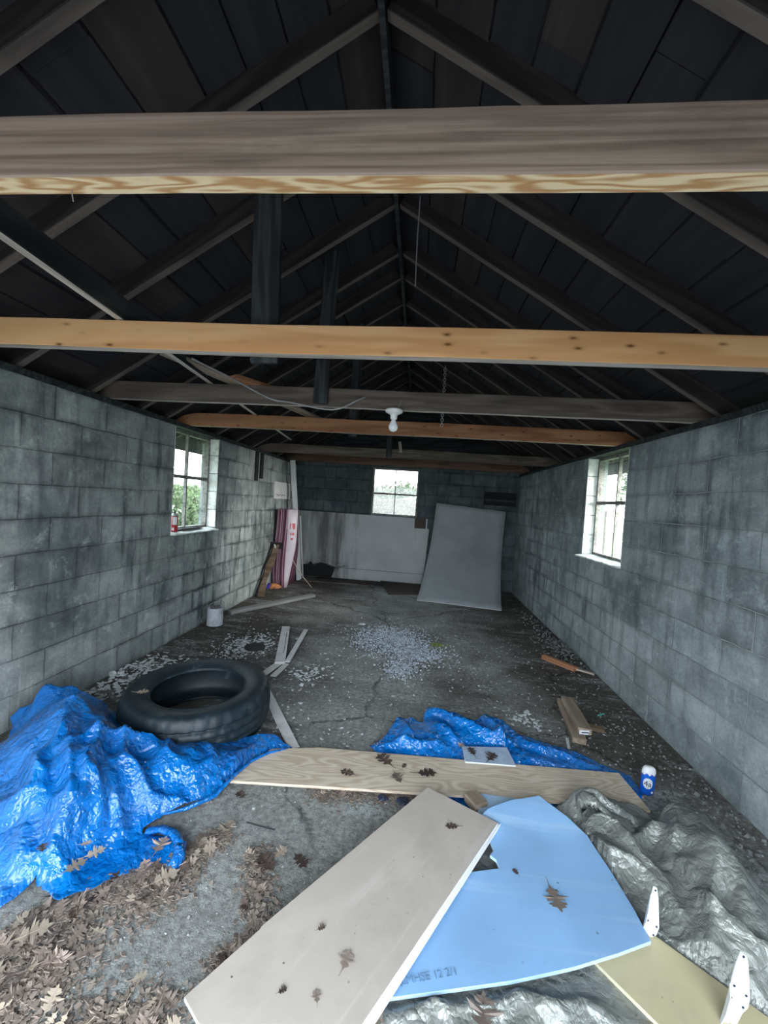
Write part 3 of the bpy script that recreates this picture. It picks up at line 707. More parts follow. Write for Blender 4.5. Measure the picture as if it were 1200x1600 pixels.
# ------------------------------------------------------------ outdoors
bm = bmesh.new(); add_box(bm, (-30, YF - 30, -0.25), (30, 40, -0.13)); tag(from_bm('ground', bm, M_GRASS), kind='structure')
bm = bmesh.new(); add_box(bm, (-9, YF - 14, -0.129), (9, YF - T - .01, -0.03)); tag(from_bm('driveway', bm, M_DRIVE), kind='structure')
bm = bmesh.new(); x = -5.0
while x < 4.5:
    h = 1.55 + 0.02 * math.sin(x * 9); add_box(bm, (x, 10.0, -0.13), (x + 0.13, 10.025, h)); x += 0.14
add_box(bm, (-5, 10.025, 0.4), (4.5, 10.06, 0.48)); add_box(bm, (-5, 10.025, 1.2), (4.5, 10.06, 1.28))
tag(from_bm('board_fence', bm, M_FENCE), 'weathered board fence outside the back window', 'fence')
M_SHRUB = flat('shrub_leaves', (0.03, 0.045, 0.018), 0.9, 0, 0.5, 6)
def hedge(name, lo, hi, lab, cat, n=5200, seed=0):
    rr = random.Random(seed); bm = bmesh.new()
    cx, cy, cz = [(a + b) / 2 for a, b in zip(lo, hi)]; hx, hy, hz = [(b - a) / 2 for a, b in zip(lo, hi)]
    for i in range(n):
        u, v = rr.uniform(0, 2 * PI), math.acos(rr.uniform(-1, 1)); s = 0.75 + 0.25 * noise.noise(Vector((math.cos(u) * 3, math.sin(u) * 3, v * 3 + seed))) + rr.uniform(-.12, .06)
        d = Vector((math.copysign(abs(math.cos(u) * math.sin(v)) ** .7, math.cos(u)) * hx, math.copysign(abs(math.sin(u) * math.sin(v)) ** .7, math.sin(u)) * hy, math.copysign(abs(math.cos(v)) ** .7, math.cos(v)) * hz)) * s
        c = Vector((cx, cy, cz)) + d; a = Vector((rr.gauss(0, 1), rr.gauss(0, 1), rr.gauss(0, 1))).normalized(); b2 = a.orthogonal().normalized(); L = rr.uniform(.05, .10)
        bm.faces.new([bm.verts.new(p) for p in (c - a * L, c + b2 * L * .5, c + a * L, c - b2 * L * .5)])
    me = bpy.data.meshes.new(name); bm.to_mesh(me); bm.free(); me.materials.append(M_SHRUB if name == 'shrub' else M_HEDGE)
    return tag(link(name, me), lab, cat)
hedge('hedge', (-8.2, 1.5, -0.13), (-6.6, 16.0, 1.75), 'leafy green hedge seen through the left window', 'hedge', 26000, 1)
hedge('shrub', (-2.6, 12.0, -0.13), (2.6, 14.0, 2.25), 'pale green shrub over the fence outside the back window', 'shrub', 7000, 2)
hedge('tree', (6.0, 9.5, 1.2), (9.5, 15.0, 5.2), 'green tree outside the right window', 'tree', 9000, 3)

# ------------------------------------------------------------ tarps
FP_PLY = [(-0.876, 1.836, 0.034), (-0.740, 2.157, 0.034), (-0.479, 2.219, 0.034), (1.219, 2.307, 0.034), (1.225, 1.989, 0.034)]
FP_BLUE = [(0.714, 2.023, 0.050), (0.354, 1.930, 0.050), (0.293, 1.801, 0.050), (0.397, 1.664, 0.050), (0.412, 1.545, 0.050), (0.266, 1.512, 0.045), (-0.112, 1.063, 0.030), (-0.007, 1.089, 0.030), (0.408, 1.195, 0.030), (0.884, 1.362, 0.040), (0.860, 1.615, 0.050), (0.804, 1.855, 0.060)]
FP_YELL = [(0.622, 1.342, 0.020), (0.871, 1.450, 0.026), (0.920, 1.410, 0.028), (1.117, 1.226, 0.028), (1.181, 1.122, 0.028), (0.861, 1.050, 0.022)]
blue = drape('blue_tarp',
    [(-2.042, 1.575, 0.020, .5), (-2.131, 1.775, 0.040, .8), (-2.103, 1.898, 0.050, .8), (-2.174, 2.001, 0.070, .8), (-2.235, 2.033, 0.100, .6), (-2.194, 2.059, 0.150, .6), (-2.115, 2.081, 0.200, .5), (-2.101, 2.081, 0.250, .4), (-2.008, 2.099, 0.270, .3), (-1.923, 2.118, 0.270, .3), (-1.872, 2.108, 0.250, .4),
     (-1.731, 2.104, 0.200, .6), (-1.616, 2.100, 0.140, .6), (-1.528, 2.048, 0.120, .6), (-1.391, 2.068, 0.110, .6), (-1.204, 2.071, 0.090, .6), (-1.038, 2.108, 0.080, .6), (-0.938, 2.151, 0.070, .5), (-0.841, 2.189, 0.070, .4), (-0.751, 2.234, 0.050, .4), (-0.658, 2.191, 0.030, .3), (-0.632, 2.182, 0.020, .2),
     (-0.738, 2.103, 0.035, .3), (-0.799, 2.007, 0.040, .4), (-0.836, 1.881, 0.040, .4), (-0.867, 1.760, 0.025, .4), (-0.948, 1.671, 0.025, .4), (-1.027, 1.600, 0.030, .5), (-1.059, 1.533, 0.020, .5), (-0.941, 1.524, 0.030, .4), (-0.876, 1.482, 0.030, .3), (-0.853, 1.439, 0.020, .3), (-0.861, 1.405, 0.010, .3), (-0.929, 1.403, 0.012, .3),
     (-0.988, 1.378, 0.012, .3), (-1.061, 1.299, 0.012, .4), (-1.145, 1.237, 0.012, .4), (-1.237, 1.266, 0.020, .6), (-1.276, 1.283, 0.030, .6), (-1.292, 1.235, 0.010, .5), (-1.311, 1.188, 0.010, .5), (-1.392, 1.121, 0.010, .5)],
    [(-1.727, 1.829, 0.300, .5), (-1.503, 1.754, 0.270, .8), (-1.723, 1.709, 0.240, 1), (-1.715, 1.615, 0.150, 1), (-1.457, 1.570, 0.240, 1.2), (-1.310, 1.642, 0.240, 1.2), (-1.250, 1.506, 0.200, 1.3), (-1.393, 1.449, 0.170, 1.3), (-1.234, 1.750, 0.180, 1.2), (-1.123, 1.645, 0.130, 1.2), (-1.010, 1.805, 0.140, 1),
     (-0.863, 1.976, 0.080, .6), (-0.965, 1.736, 0.070, .8), (-1.168, 1.550, 0.090, 1), (-1.207, 1.462, 0.080, .8), (-1.382, 1.337, 0.110, 1), (-1.234, 1.373, 0.100, 1), (-1.578, 1.415, 0.120, 1), (-1.429, 1.288, 0.050, .8), (-1.243, 1.305, 0.050, .6), (-1.168, 1.362, 0.020, .3), (-1.075, 1.438, 0.015, .3), (-0.990, 1.487, 0.015, .3)],
    0.009, 0.045, M_BLUE, seed=3, thick=0.002, jag=0.02, folds=[
    ([(-1.846, 2.075, 0.250), (-1.613, 1.714, 0.250), (-1.532, 1.513, 0.200), (-1.476, 1.363, 0.100)], .06, .10), ([(-1.585, 1.719, 0.250), (-1.384, 1.520, 0.200), (-1.273, 1.418, 0.120), (-1.261, 1.298, 0.030)], .06, .07),
    ([(-1.647, 2.050, 0.200), (-1.422, 1.700, 0.250), (-1.324, 1.550, 0.200), (-1.255, 1.430, 0.100)], .05, .06), ([(-1.511, 1.658, 0.250), (-1.404, 1.755, 0.250), (-1.283, 1.864, 0.150), (-1.094, 1.748, 0.100)], .05, .06),
    ([(-1.397, 1.902, 0.130), (-1.266, 1.667, 0.200), (-1.084, 1.633, 0.100), (-0.923, 1.669, 0.030)], .05, .05), ([(-1.335, 1.568, 0.200), (-1.244, 1.502, 0.150), (-1.195, 1.433, 0.080)], .05, .045),
    ([(-1.260, 1.429, 0.100), (-1.436, 1.439, 0.120), (-1.585, 1.423, 0.100), (-1.738, 1.410, 0.050)], .05, .07), ([(-1.798, 1.691, 0.150), (-1.573, 1.567, 0.200), (-1.433, 1.435, 0.150)], .04, .06),
    ([(-1.245, 1.937, 0.110), (-1.138, 1.812, 0.120), (-0.979, 1.755, 0.100)], .04, .05), ([(-1.031, 1.993, 0.090), (-0.951, 1.877, 0.100), (-0.950, 1.711, 0.060)], .035, .05), ([(-0.830, 2.127, 0.060), (-0.852, 1.952, 0.080), (-0.881, 1.845, 0.050)], .03, .04),
    ([(-1.196, 1.546, 0.150), (-1.140, 1.514, 0.100), (-1.161, 1.443, 0.050)], .04, .045), ([(-1.964, 1.941, 0.250), (-1.734, 1.891, 0.300), (-1.505, 1.876, 0.250)], .03, .06), ([(-1.420, 1.292, 0.060), (-1.305, 1.314, 0.080), (-1.161, 1.299, 0.020)], .04, .05)],
    clamp=[(FP_PLY, .014)])
tag(blue, 'large crumpled blue tarp heaped against the left wall beside the tire', 'tarp')
bm = bmesh.new()
# rolled hem of the near edge and the turned-up corner
hem = [(-0.628, 2.167, 0.030), (-0.728, 2.078, 0.045), (-0.794, 1.995, 0.045), (-0.831, 1.870, 0.045), (-0.859, 1.744, 0.035), (-0.940, 1.656, 0.035), (-1.011, 1.611, 0.035)]
add_tube(bm, hem, [.004, .007, .009, .009, .010, .009, .004], 8); from_bm('hem', bm, M_BLUE, blue, smooth=True)
bm = bmesh.new(); hem = [(-1.040, 1.529, 0.020), (-0.979, 1.529, 0.040), (-0.912, 1.502, 0.055), (-0.861, 1.462, 0.055), (-0.844, 1.424, 0.040), (-0.854, 1.401, 0.020)]
prev = None
for i, p in enumerate(hem):
    p = Vector(p); t = (Vector(hem[min(i + 1, len(hem) - 1)]) - Vector(hem[max(i - 1, 0)])).normalized(); s = t.cross(Vector((0, 0, 1))).normalized()
    row = [bm.verts.new(p + s * a + Vector((0, 0, b))) for a, b in ((-.035, -.012), (-.018, .006), (0, .010), (.010, 0), (.006, -.012), (-.004, -.010), (-.010, -.002), (-.030, -.018))]
    if prev:
        for q in range(8): bm.faces.new((prev[q], prev[(q + 1) % 8], row[(q + 1) % 8], row[q]))
    prev = row
from_bm('folded_corner', bm, M_BLUE, blue, smooth=True)

blue2 = drape('blue_tarp',
    [(-0.199, 2.285, 0.015, .4), (-0.127, 2.344, 0.030, .6), (-0.082, 2.473, 0.040, .6), (-0.047, 2.550, 0.060, .6), (0.035, 2.582, 0.060, .6), (0.111, 2.546, 0.050, .6), (0.140, 2.673, 0.080, .5), (0.281, 2.660, 0.080, .5), (0.451, 2.597, 0.060, .6), (0.517, 2.637, 0.080, .6), (0.631, 2.629, 0.080, .6), (0.718, 2.523, 0.050, .8), (0.855, 2.485, 0.040, .8), (1.025, 2.432, 0.030, .8), (1.158, 2.359, 0.010, .5),
     (1.275, 2.311, 0.005, .1), (1.259, 2.166, 0.008, .1), (1.189, 2.052, 0.012, .1), (0.780, 1.938, 0.006, .1), (0.536, 1.916, 0.006, .1), (0.277, 1.904, 0.006, .1), (0.109, 1.968, 0.006, .1), (0.043, 2.073, 0.006, .1), (-0.103, 2.177, 0.006, .1), (-0.153, 2.242, 0.010, .3)],
    [(0.031, 2.391, 0.060, 1.2), (0.229, 2.483, 0.070, 1.2), (0.261, 2.354, 0.050, 1), (0.418, 2.416, 0.070, 1.2), (0.608, 2.421, 0.070, 1.2), (0.771, 2.329, 0.050, 1.2), (0.990, 2.339, 0.025, .8), (-0.039, 2.298, 0.030, .8), (0.618, 2.285, 0.030, .7), (0.408, 2.320, 0.020, .1), (0.183, 2.262, 0.030, .7),
     (0.474, 2.275, 0.012, .1), (0.254, 2.212, 0.008, .05), (0.594, 2.172, 0.006, .05), (0.942, 2.209, 0.006, .05), (0.437, 2.048, 0.006, .05), (0.793, 2.065, 0.006, .05), (1.157, 2.174, 0.006, .05), (0.178, 2.098, 0.006, .05)],
    0.009, 0.035, M_BLUE, seed=9, thick=0.002, jag=0.015, folds=[
    ([(0.144, 2.640, 0.080), (0.275, 2.587, 0.080), (0.442, 2.455, 0.070), (0.610, 2.422, 0.050)], .05, .05), ([(0.517, 2.637, 0.080), (0.563, 2.479, 0.070), (0.625, 2.317, 0.040)], .06, .04), ([(-0.054, 2.518, 0.060), (0.031, 2.391, 0.060), (-0.020, 2.283, 0.030)], .04, .05),
    ([(-0.170, 2.289, 0.020), (0.034, 2.310, 0.050), (0.259, 2.320, 0.040)], .04, .04), ([(0.660, 2.481, 0.060), (0.824, 2.387, 0.050), (1.093, 2.332, 0.020)], .04, .05), ([(0.110, 2.513, 0.060), (0.266, 2.437, 0.060), (0.337, 2.369, 0.050)], .03, .04)],
    clamp=[(FP_PLY, .012), ([(0.318, 2.365, 0.050), (0.638, 2.414, 0.050), (0.652, 2.211, 0.040), (0.318, 2.176, 0.040)], .038)])
tag(blue2, 'smaller crumpled blue tarp lying behind and under the plywood plank', 'tarp')

silver = drape('silver_tarp',
    [(0.751, 1.966, 0.040, .4), (0.812, 2.005, 0.060, .5), (0.879, 2.020, 0.090, .5), (0.969, 2.017, 0.100, .5), (1.080, 1.995, 0.080, .6), (1.159, 1.948, 0.070, .6), (1.202, 1.922, 0.060, .6), (1.217, 1.918, 0.120, .5), (1.251, 1.912, 0.150, .5), (1.292, 1.866, 0.170, .5), (1.323, 1.778, 0.170, .6), (1.323, 1.705, 0.150, .6), (1.330, 1.647, 0.120, .7), (1.356, 1.579, 0.100, .7), (1.398, 1.522, 0.080, .7), (1.474, 1.455, 0.050, .7),
     (1.284, 1.179, 0.020, .7), (0.967, 1.050, 0.010, .7), (0.627, 0.985, 0.010, .7), (0.284, 0.941, 0.010, .6), (0.005, 0.968, 0.010, .6), (-0.133, 0.998, 0.008, .5), (-0.083, 1.113, 0.008, .2), (0.041, 1.267, 0.006, .1), (0.207, 1.578, 0.020, .6), (0.318, 1.752, 0.020, .5), (0.485, 1.821, 0.015, .1), (0.679, 1.903, 0.020, .1)],
    [(0.841, 1.920, 0.090, .9), (0.946, 1.867, 0.100, 1), (0.822, 1.707, 0.100, .9), (0.806, 1.856, 0.030, .2), (0.797, 1.638, 0.050, .5), (0.983, 1.745, 0.090, 1), (0.961, 1.625, 0.060, .7), (1.165, 1.737, 0.150, 1), (1.181, 1.613, 0.180, 1), (1.114, 1.645, 0.090, 1), (1.115, 1.506, 0.100, 1), (1.181, 1.451, 0.120, 1.2), (0.989, 1.490, 0.050, .4), (0.890, 1.531, 0.040, .4),
     (0.799, 1.436, 0.030, .2), (0.960, 1.389, 0.040, .4), (1.020, 1.308, 0.100, 1), (1.117, 1.286, 0.080, 1), (0.934, 1.285, 0.050, .5), (1.013, 1.240, 0.040, .4), (0.897, 1.281, 0.008, .05), (0.803, 1.319, 0.008, .05), (0.681, 1.357, 0.008, .05), (0.528, 1.335, 0.008, .05), (0.440, 1.495, 0.008, .1), (0.604, 1.654, 0.008, .1), (0.594, 1.471, 0.008, .1), (0.339, 1.613, 0.020, .7), (0.229, 1.292, 0.008, .1),
     (0.177, 1.144, 0.015, .4), (0.363, 1.162, 0.025, .7), (0.553, 1.188, 0.025, .7), (0.649, 1.161, 0.020, .6), (0.922, 1.207, 0.008, .1), (0.684, 1.093, 0.010, .5), (0.333, 1.033, 0.030, 1), (0.084, 1.044, 0.020, .8), (1.086, 1.199, 0.030, .6)],
    0.009, 0.045, M_SILVER, seed=6, thick=0.002, jag=0.02, folds=[
    ([(1.252, 1.900, 0.150), (1.249, 1.715, 0.180), (1.261, 1.561, 0.140), (1.222, 1.374, 0.100)], .04, .09), ([(1.216, 1.861, 0.140), (1.111, 1.647, 0.140), (1.090, 1.473, 0.130), (1.089, 1.300, 0.100)], .05, .07),
    ([(0.800, 1.848, 0.080), (0.939, 1.793, 0.100), (1.001, 1.616, 0.100), (1.027, 1.403, 0.080)], .05, .07), ([(0.804, 1.974, 0.060), (0.937, 1.909, 0.090), (1.082, 1.859, 0.080)], .05, .05), ([(0.812, 1.678, 0.070), (0.937, 1.631, 0.090), (0.992, 1.517, 0.070)], .04, .06),
    ([(1.157, 1.805, 0.120), (1.036, 1.775, 0.100), (0.986, 1.725, 0.080)], .05, .05), ([(1.235, 1.655, 0.150), (1.146, 1.491, 0.120), (1.005, 1.342, 0.100)], .05, .06), ([(1.101, 1.395, 0.100), (1.147, 1.325, 0.080), (1.259, 1.323, 0.060)], .05, .05),
    ([(0.173, 1.096, 0.020), (0.362, 1.158, 0.030), (0.501, 1.141, 0.020)], .03, .04), ([(0.387, 1.111, 0.020), (0.551, 1.184, 0.030), (0.642, 1.146, 0.020)], .03, .04), ([(-0.004, 1.058, 0.020), (0.138, 1.120, 0.020), (0.206, 1.073, 0.020)], .03, .04)],
    clamp=[(FP_PLY, .014), (FP_BLUE, .020), (FP_YELL, .006)])
tag(silver, 'crumpled silver-grey tarp along the right wall reaching under the blue board', 'tarp')
bm = bmesh.new(); c = [(0.817, 1.862, 0.110), (0.820, 1.891, 0.140), (0.857, 1.921, 0.150), (0.899, 1.912, 0.150), (0.913, 1.863, 0.140), (0.950, 1.850, 0.120), (1.028, 1.836, 0.100)]
prev = None
for i, p in enumerate(c):
    p = Vector(p); row = [bm.verts.new(p + Vector((a, b_, z))) for a, b_, z in ((-.004, -.06, -.035), (.0, -.035, -.01), (.0, 0, 0), (.0, .03, -.02), (.003, .03, -.03), (.003, -.035, -.018))]
    if prev:
        for q in range(6): bm.faces.new((prev[q], prev[(q + 1) % 6], row[(q + 1) % 6], row[q]))
    prev = row
from_bm('folded_edge', bm, M_SILVER, silver, smooth=True)

# ------------------------------------------------------------ boards on the floor
def up(p, dz): return (p[0], p[1], p[2] + dz)
ply = sheet('plywood_plank', [(-0.861, 1.853, 0.034), (-0.729, 2.130, 0.034), (-0.471, 2.190, 0.034), (1.194, 2.276, 0.034), (1.213, 2.011, 0.034), (1.049, 2.016, 0.034)], 0.013, [M_PLY, M_PLY])
tag(ply, 'long pale plywood plank lying across the floor over the blue tarp', 'board')
tanb = sheet('drywall_board', [(-0.547, 1.000, 0.075), (-0.413, 1.187, 0.080), (-0.411, 1.197, 0.080), (0.128, 1.898, 0.092), (0.428, 1.732, 0.092), (-0.215, 0.775, 0.078)], 0.013, [M_TAN, M_GYP])
tag(tanb, 'tan paper-faced drywall strip lying on the blue board', 'board')
d = sheet('drywall_layer', [(0.443, 1.748, 0.078), (0.407, 1.732, 0.078), (-0.038, 1.104, 0.066), (-0.30, 0.80, 0.064), (-0.200, 0.765, 0.064)], 0.012, [M_GYP, M_GYP], tanb)
blueb = drape('blue_board',
    [(0.656, 1.924, 0.100), (0.519, 1.872, 0.100), (0.398, 1.809, 0.090), (0.330, 1.758, 0.060), (0.323, 1.705, 0.060), (0.384, 1.683, 0.060), (0.396, 1.634, 0.055), (0.376, 1.607, 0.055), (0.398, 1.590, 0.053), (0.405, 1.557, 0.050), (0.268, 1.522, 0.045), (0.103, 1.469, 0.042), (-0.025, 1.285, 0.040), (-0.090, 1.089, 0.038), (-0.036, 1.094, 0.038),
     (0.175, 1.145, 0.040), (0.368, 1.190, 0.045), (0.576, 1.252, 0.050), (0.723, 1.304, 0.055), (0.854, 1.357, 0.058), (0.853, 1.462, 0.058), (0.840, 1.601, 0.060), (0.812, 1.754, 0.070), (0.752, 1.834, 0.085)],
    [(0.554, 1.772, 0.065), (0.603, 1.661, 0.055), (0.428, 1.456, 0.046), (0.645, 1.436, 0.052), (0.286, 1.271, 0.042), (0.514, 1.299, 0.047), (0.167, 1.332, 0.041)],
    0.02, 0, [M_BOARDB, M_BOARDE], seed=2, thick=0.012, lo=0.02, smooth=False)
tag(blueb, 'large light blue board with a broken notch and faint printed numbers', 'board')
mw, L_ = axis_frame((0.012, 1.136, 0.042), (0.217, 1.195, 0.044), (0, 0, 1)); tm = text_mesh('printed_lettering', 'ELMHSE 12 2/1', L_ / 7.0, M_GINK, mw, blueb); 
sb = sheet('blue_offcut', [(0.394, 1.956, 0.052), (0.576, 1.949, 0.052), (0.526, 1.888, 0.052), (0.352, 1.808, 0.052)], 0.010, [M_BOARDE, M_GYP]); tag(sb, 'small pale blue offcut between the plywood plank and the bent blue board', 'board')
sp = sheet('painted_panel', [(0.339, 2.315, 0.060), (0.603, 2.357, 0.058), (0.620, 2.208, 0.052), (0.343, 2.187, 0.054)], 0.008, [flat('pale_blue_grey_paint', (0.42, 0.52, 0.66), .5), M_GYP]); tag(sp, 'small pale panel with two dark leaves on it, on the smaller blue tarp', 'board')
yb = sheet('yellow_board', [(0.622, 1.342, 0.020), (0.871, 1.450, 0.026), (0.900, 1.403, 0.028), (1.101, 1.217, 0.028), (1.169, 1.109, 0.028), (0.861, 1.050, 0.022)], 0.013, [M_YELL, flat('cream_edge', (.62, .57, .42), .6)]); tag(yb, 'pale yellow board at the bottom right under the corner of the blue board', 'board')
tag(plank('timber_block', (0.338, 1.929, 0.055), (0.379, 1.859, 0.055), .075, .038, M_BLOCKW, jag=.004, seed=3), 'short wood block poking out from under the tan drywall strip', 'wood block')
tag(plank('timber_block', (1.186, 3.105, 0.020), (1.101, 2.579, 0.020), .085, .038, M_BLOCKW, jag=.008, seed=4), 'short cut timber on the floor by the right wall, under its twin', 'wood block')
t2 = plank('timber_block', (1.198, 3.066, 0.060), (1.156, 2.636, 0.055), .085, .036, M_BLOCKW, jag=.004, seed=5); tag(t2, 'short cut timber with a white sticker on its end, lying on top of its twin', 'wood block')
mw, L_ = axis_frame((1.118, 2.642, 0.056), (1.193, 2.650, 0.056), (0, -1, 0.05))
bm = bmesh.new(); add_box(bm, (-L_ * .5, -.014, -.001), (L_ * .5, .014, .001)); st = from_bm('sticker', bm, M_WHITE, t2, Matrix.Translation((0, -.014, -.006)) @ mw)
bm = bmesh.new(); add_box(bm, (-L_ * .3, -.004, -.001), (L_ * .3, .003, .0016)); from_bm('sticker_print', bm, M_INK, t2, Matrix.Translation((0, -.014, -.006)) @ mw)
tag(plank('timber_block', (1.212, 2.791, 0.012), (1.333, 2.761, 0.012), .05, .022, M_BROWNW, jag=.006, seed=6), 'small dark wood scrap behind the stacked cut timbers', 'wood block')
stk = plank('orange_timber', (1.318, 4.026, 0.022), (1.535, 3.777, 0.020), .05, .042, M_ORANGE, jag=.01, seed=8); tag(stk, 'broken reddish stick of wood beside the right wall', 'wood stick')
plank('splinter', (1.524, 3.808, 0.018), (1.678, 3.736, 0.010), .035, .016, M_PALE, stk, jag=.012, seed=9)
plank('nail', (1.316, 3.937, 0.006), (1.346, 3.979, 0.030), .004, .004, M_STEEL, stk, up=(1, 0, 0), bev=0)

# white painted trim scraps beside the tire
tag(plank('white_trim', (-1.090, 3.255, 0.030), (-1.348, 4.167, 0.030), .085, .018, M_PAINTW, jag=.004, seed=1), 'wide white painted trim board with a groove, upper left of the scrap pieces', 'trim board')
g = bpy.data.objects['white_trim']; bm = bmesh.new(); add_box(bm, (-.27, -.022, .0085), (.27, -.017, .0100)); from_bm('groove', bm, M_INK, g, g.matrix_world.copy())
tag(plank('white_trim', (-1.043, 3.314, 0.022), (-1.127, 4.167, 0.022), .045, .014, M_PAINTW, jag=.006, seed=2), 'narrow white painted trim piece pointing away to the right of the wide one', 'trim board')
tag(plank('white_trim', (-1.153, 3.065, 0.012), (-1.102, 3.338, 0.012), .060, .012, M_PAINTW, jag=.012, seed=3), 'broken white trim scrap under the near ends of the others beside the tire', 'trim board')
tag(plank('white_trim', (-1.069, 3.053, 0.010), (-1.045, 3.288, 0.010), .050, .010, M_PAINTW, jag=.012, seed=7), 'second broken white trim scrap touching the tire', 'trim board')
tag(plank('white_trim', (-1.101, 2.909, 0.010), (-0.616, 2.180, 0.016), .062, .014, M_PAINTW, jag=.004, seed=4), 'long white trim strip running from the tire to the plywood plank', 'trim board')

# ------------------------------------------------------------ tire
tire = tag(empty('tire', (-1.285, 2.335, 0.0)), 'worn black tire lying flat on the floor behind the blue tarp', 'tire')
prof = [(.262, .222), (.272, .232), (.300, .243), (.335, .252), (.365, .255), (.392, .250), (.408, .238), (.418, .215), (.425, .190), (.425, .183), (.416, .181), (.416, .174), (.427, .172), (.429, .140), (.429, .134), (.419, .132), (.419, .124), (.429, .122), (.427, .090), (.427, .084), (.417, .082), (.417, .075), (.425, .073), (.416, .038), (.405, .018), (.385, .006), (.340, .003), (.300, .010), (.272, .022), (.262, .032),
        (.268, .040), (.300, .030), (.345, .020), (.385, .030), (.402, .060), (.408, .127), (.402, .195), (.385, .232), (.345, .240), (.300, .228), (.270, .216)]
SEG = 180
def tread(j, k):
    if 6 <= j <= 23 and (k + j // 4) % 5 == 0: return -0.007
    return 0.0
bm = bmesh.new(); add_lathe(bm, prof, SEG, closed=True, mod=tread); tr = from_bm('tire_body', bm, M_TIRE, tire, tire.matrix_world.copy(), True)
bm = bmesh.new(); add_lathe(bm, [(.272 + .005 * math.cos(a * PI / 4), .231 + .005 * math.sin(a * PI / 4)) for a in range(8)], 120, closed=True); from_bm('bead', bm, M_TIRE, tr, tire.matrix_world.copy(), True)

# ------------------------------------------------------------ brackets, bottle, cans
def bracket(name, outline, rib, fl, holes, lab):
    """pressed white metal bracket: tapering web (outline in space) with a centre rib, a folded side flange and screw holes"""
    P = [Vector(p) for p in outline]; c = sum(P, Vector()) / len(P); root = tag(empty(name, (c.x, c.y, min(p.z for p in P))), lab, 'bracket')
    t = Vector((0, .003, 0)); bm = bmesh.new(); A = [bm.verts.new(p) for p in P]; B = [bm.verts.new(p + t) for p in P]
    bm.faces.new(A); bm.faces.new(B[::-1])
    for i in range(len(P)): bm.faces.new((A[i], B[i], B[(i + 1) % len(P)], A[(i + 1) % len(P)]))
    pt_ = from_bm('bracket_plate', bm, M_WHITE, root)
    bm = bmesh.new(); R_ = [Vector(p) - Vector((0, .001, 0)) for p in rib]; add_tube(bm, R_, [.001] + [.0035] * (len(R_) - 2) + [.001], 8); from_bm('rib', bm, M_WHITE, pt_, smooth=True)
    bm = bmesh.new(); pv = None
    for k, p in enumerate(fl):
        p = Vector(p); w_ = 0.0 if k in (0, len(fl) - 1) else .013
        vs = [bm.verts.new(p + Vector(q)) for q in ((0, .001, 0), (-.35 * w_ - .001, -w_ - .001, 0), (-.35 * w_ - .003, -w_, 0), (-.002, .003, 0))]
        if pv:
            for q in range(4): bm.faces.new((pv[q], pv[(q + 1) % 4], vs[(q + 1) % 4], vs[q]))
        pv = vs
    from_bm('flange', bm, M_WHITE, root)
    for h in holes:
        bm = bmesh.new(); bmesh.ops.create_cone(bm, cap_ends=True, segments=12, radius1=.0034, radius2=.0034, depth=.005, matrix=Matrix.Translation(Vector(h) + Vector((0, .001, 0))) @ Matrix.Rotation(PI / 2, 4, 'X'))
        from_bm('screw_hole', bm, M_INK, pt_)
bracket('metal_bracket', [(0.875, 1.400, 0.204), (0.887, 1.400, 0.199), (0.894, 1.400, 0.164), (0.904, 1.400, 0.063), (0.897, 1.400, 0.037), (0.880, 1.400, 0.023), (0.855, 1.400, 0.051), (0.862, 1.400, 0.101), (0.871, 1.400, 0.174)],
    [(0.880, 1.400, 0.185), (0.880, 1.400, 0.126), (0.876, 1.400, 0.081), (0.863, 1.400, 0.056)], [(0.871, 1.400, 0.174), (0.865, 1.400, 0.135), (0.860, 1.400, 0.092), (0.855, 1.400, 0.051)],
    [(0.882, 1.400, 0.191), (0.895, 1.400, 0.066), (0.887, 1.400, 0.036), (0.865, 1.400, 0.084)], 'white metal bracket standing at the right corner of the blue board')
bracket('metal_bracket', [(0.992, 1.190, 0.237), (1.008, 1.190, 0.227), (1.015, 1.190, 0.198), (1.026, 1.190, 0.102), (1.023, 1.190, 0.077), (1.009, 1.190, 0.058), (0.990, 1.190, 0.002), (0.946, 1.190, -0.014), (0.956, 1.190, 0.037), (0.971, 1.190, 0.093), (0.972, 1.190, 0.138), (0.981, 1.190, 0.196)],
    [(0.995, 1.190, 0.221), (0.991, 1.190, 0.157), (0.986, 1.190, 0.090), (0.969, 1.190, 0.009)], [(0.972, 1.190, 0.138), (0.971, 1.190, 0.112), (0.963, 1.190, 0.061), (0.949, 1.190, -0.006)],
    [(0.999, 1.190, 0.224), (0.981, 1.190, 0.136), (0.975, 1.190, 0.101), (1.015, 1.190, 0.112), (1.009, 1.190, 0.077)], 'larger white metal bracket at the bottom right on the pale yellow board')

bt = tag(empty('bottle', (1.291, 2.182, 0.000)), 'blue plastic bottle with white top and round white label by the right wall', 'bottle')
bx, by, _ = (1.291, 2.182, 0.000)
tl = Matrix.Translation((bx, by, 0.0)) @ Matrix.Rotation(math.radians(-4), 4, 'X') @ Matrix.Rotation(math.radians(4), 4, 'Y')
bm = bmesh.new(); add_lathe(bm, [(0, 0), (.027, 0), (.033, .006), (.035, .03), (.035, .09), (.034, .108), (.030, .118), (0, .118)], 32)
for v in bm.verts: v.co.y *= .60
from_bm('bottle_body', bm, M_BOTTLE, bt, tl, True)
bm = bmesh.new(); add_lathe(bm, [(.0, .108), (.0345, .106), (.0350, .114), (.031, .132), (.023, .141), (.012, .144), (0, .144)], 32)
for v in bm.verts:
    v.co.y *= .61
    if v.co.z < .115: v.co.z += .006 * math.sin(v.co.x * 260)
from_bm('bottle_top', bm, M_WHITE, bt, tl, True)
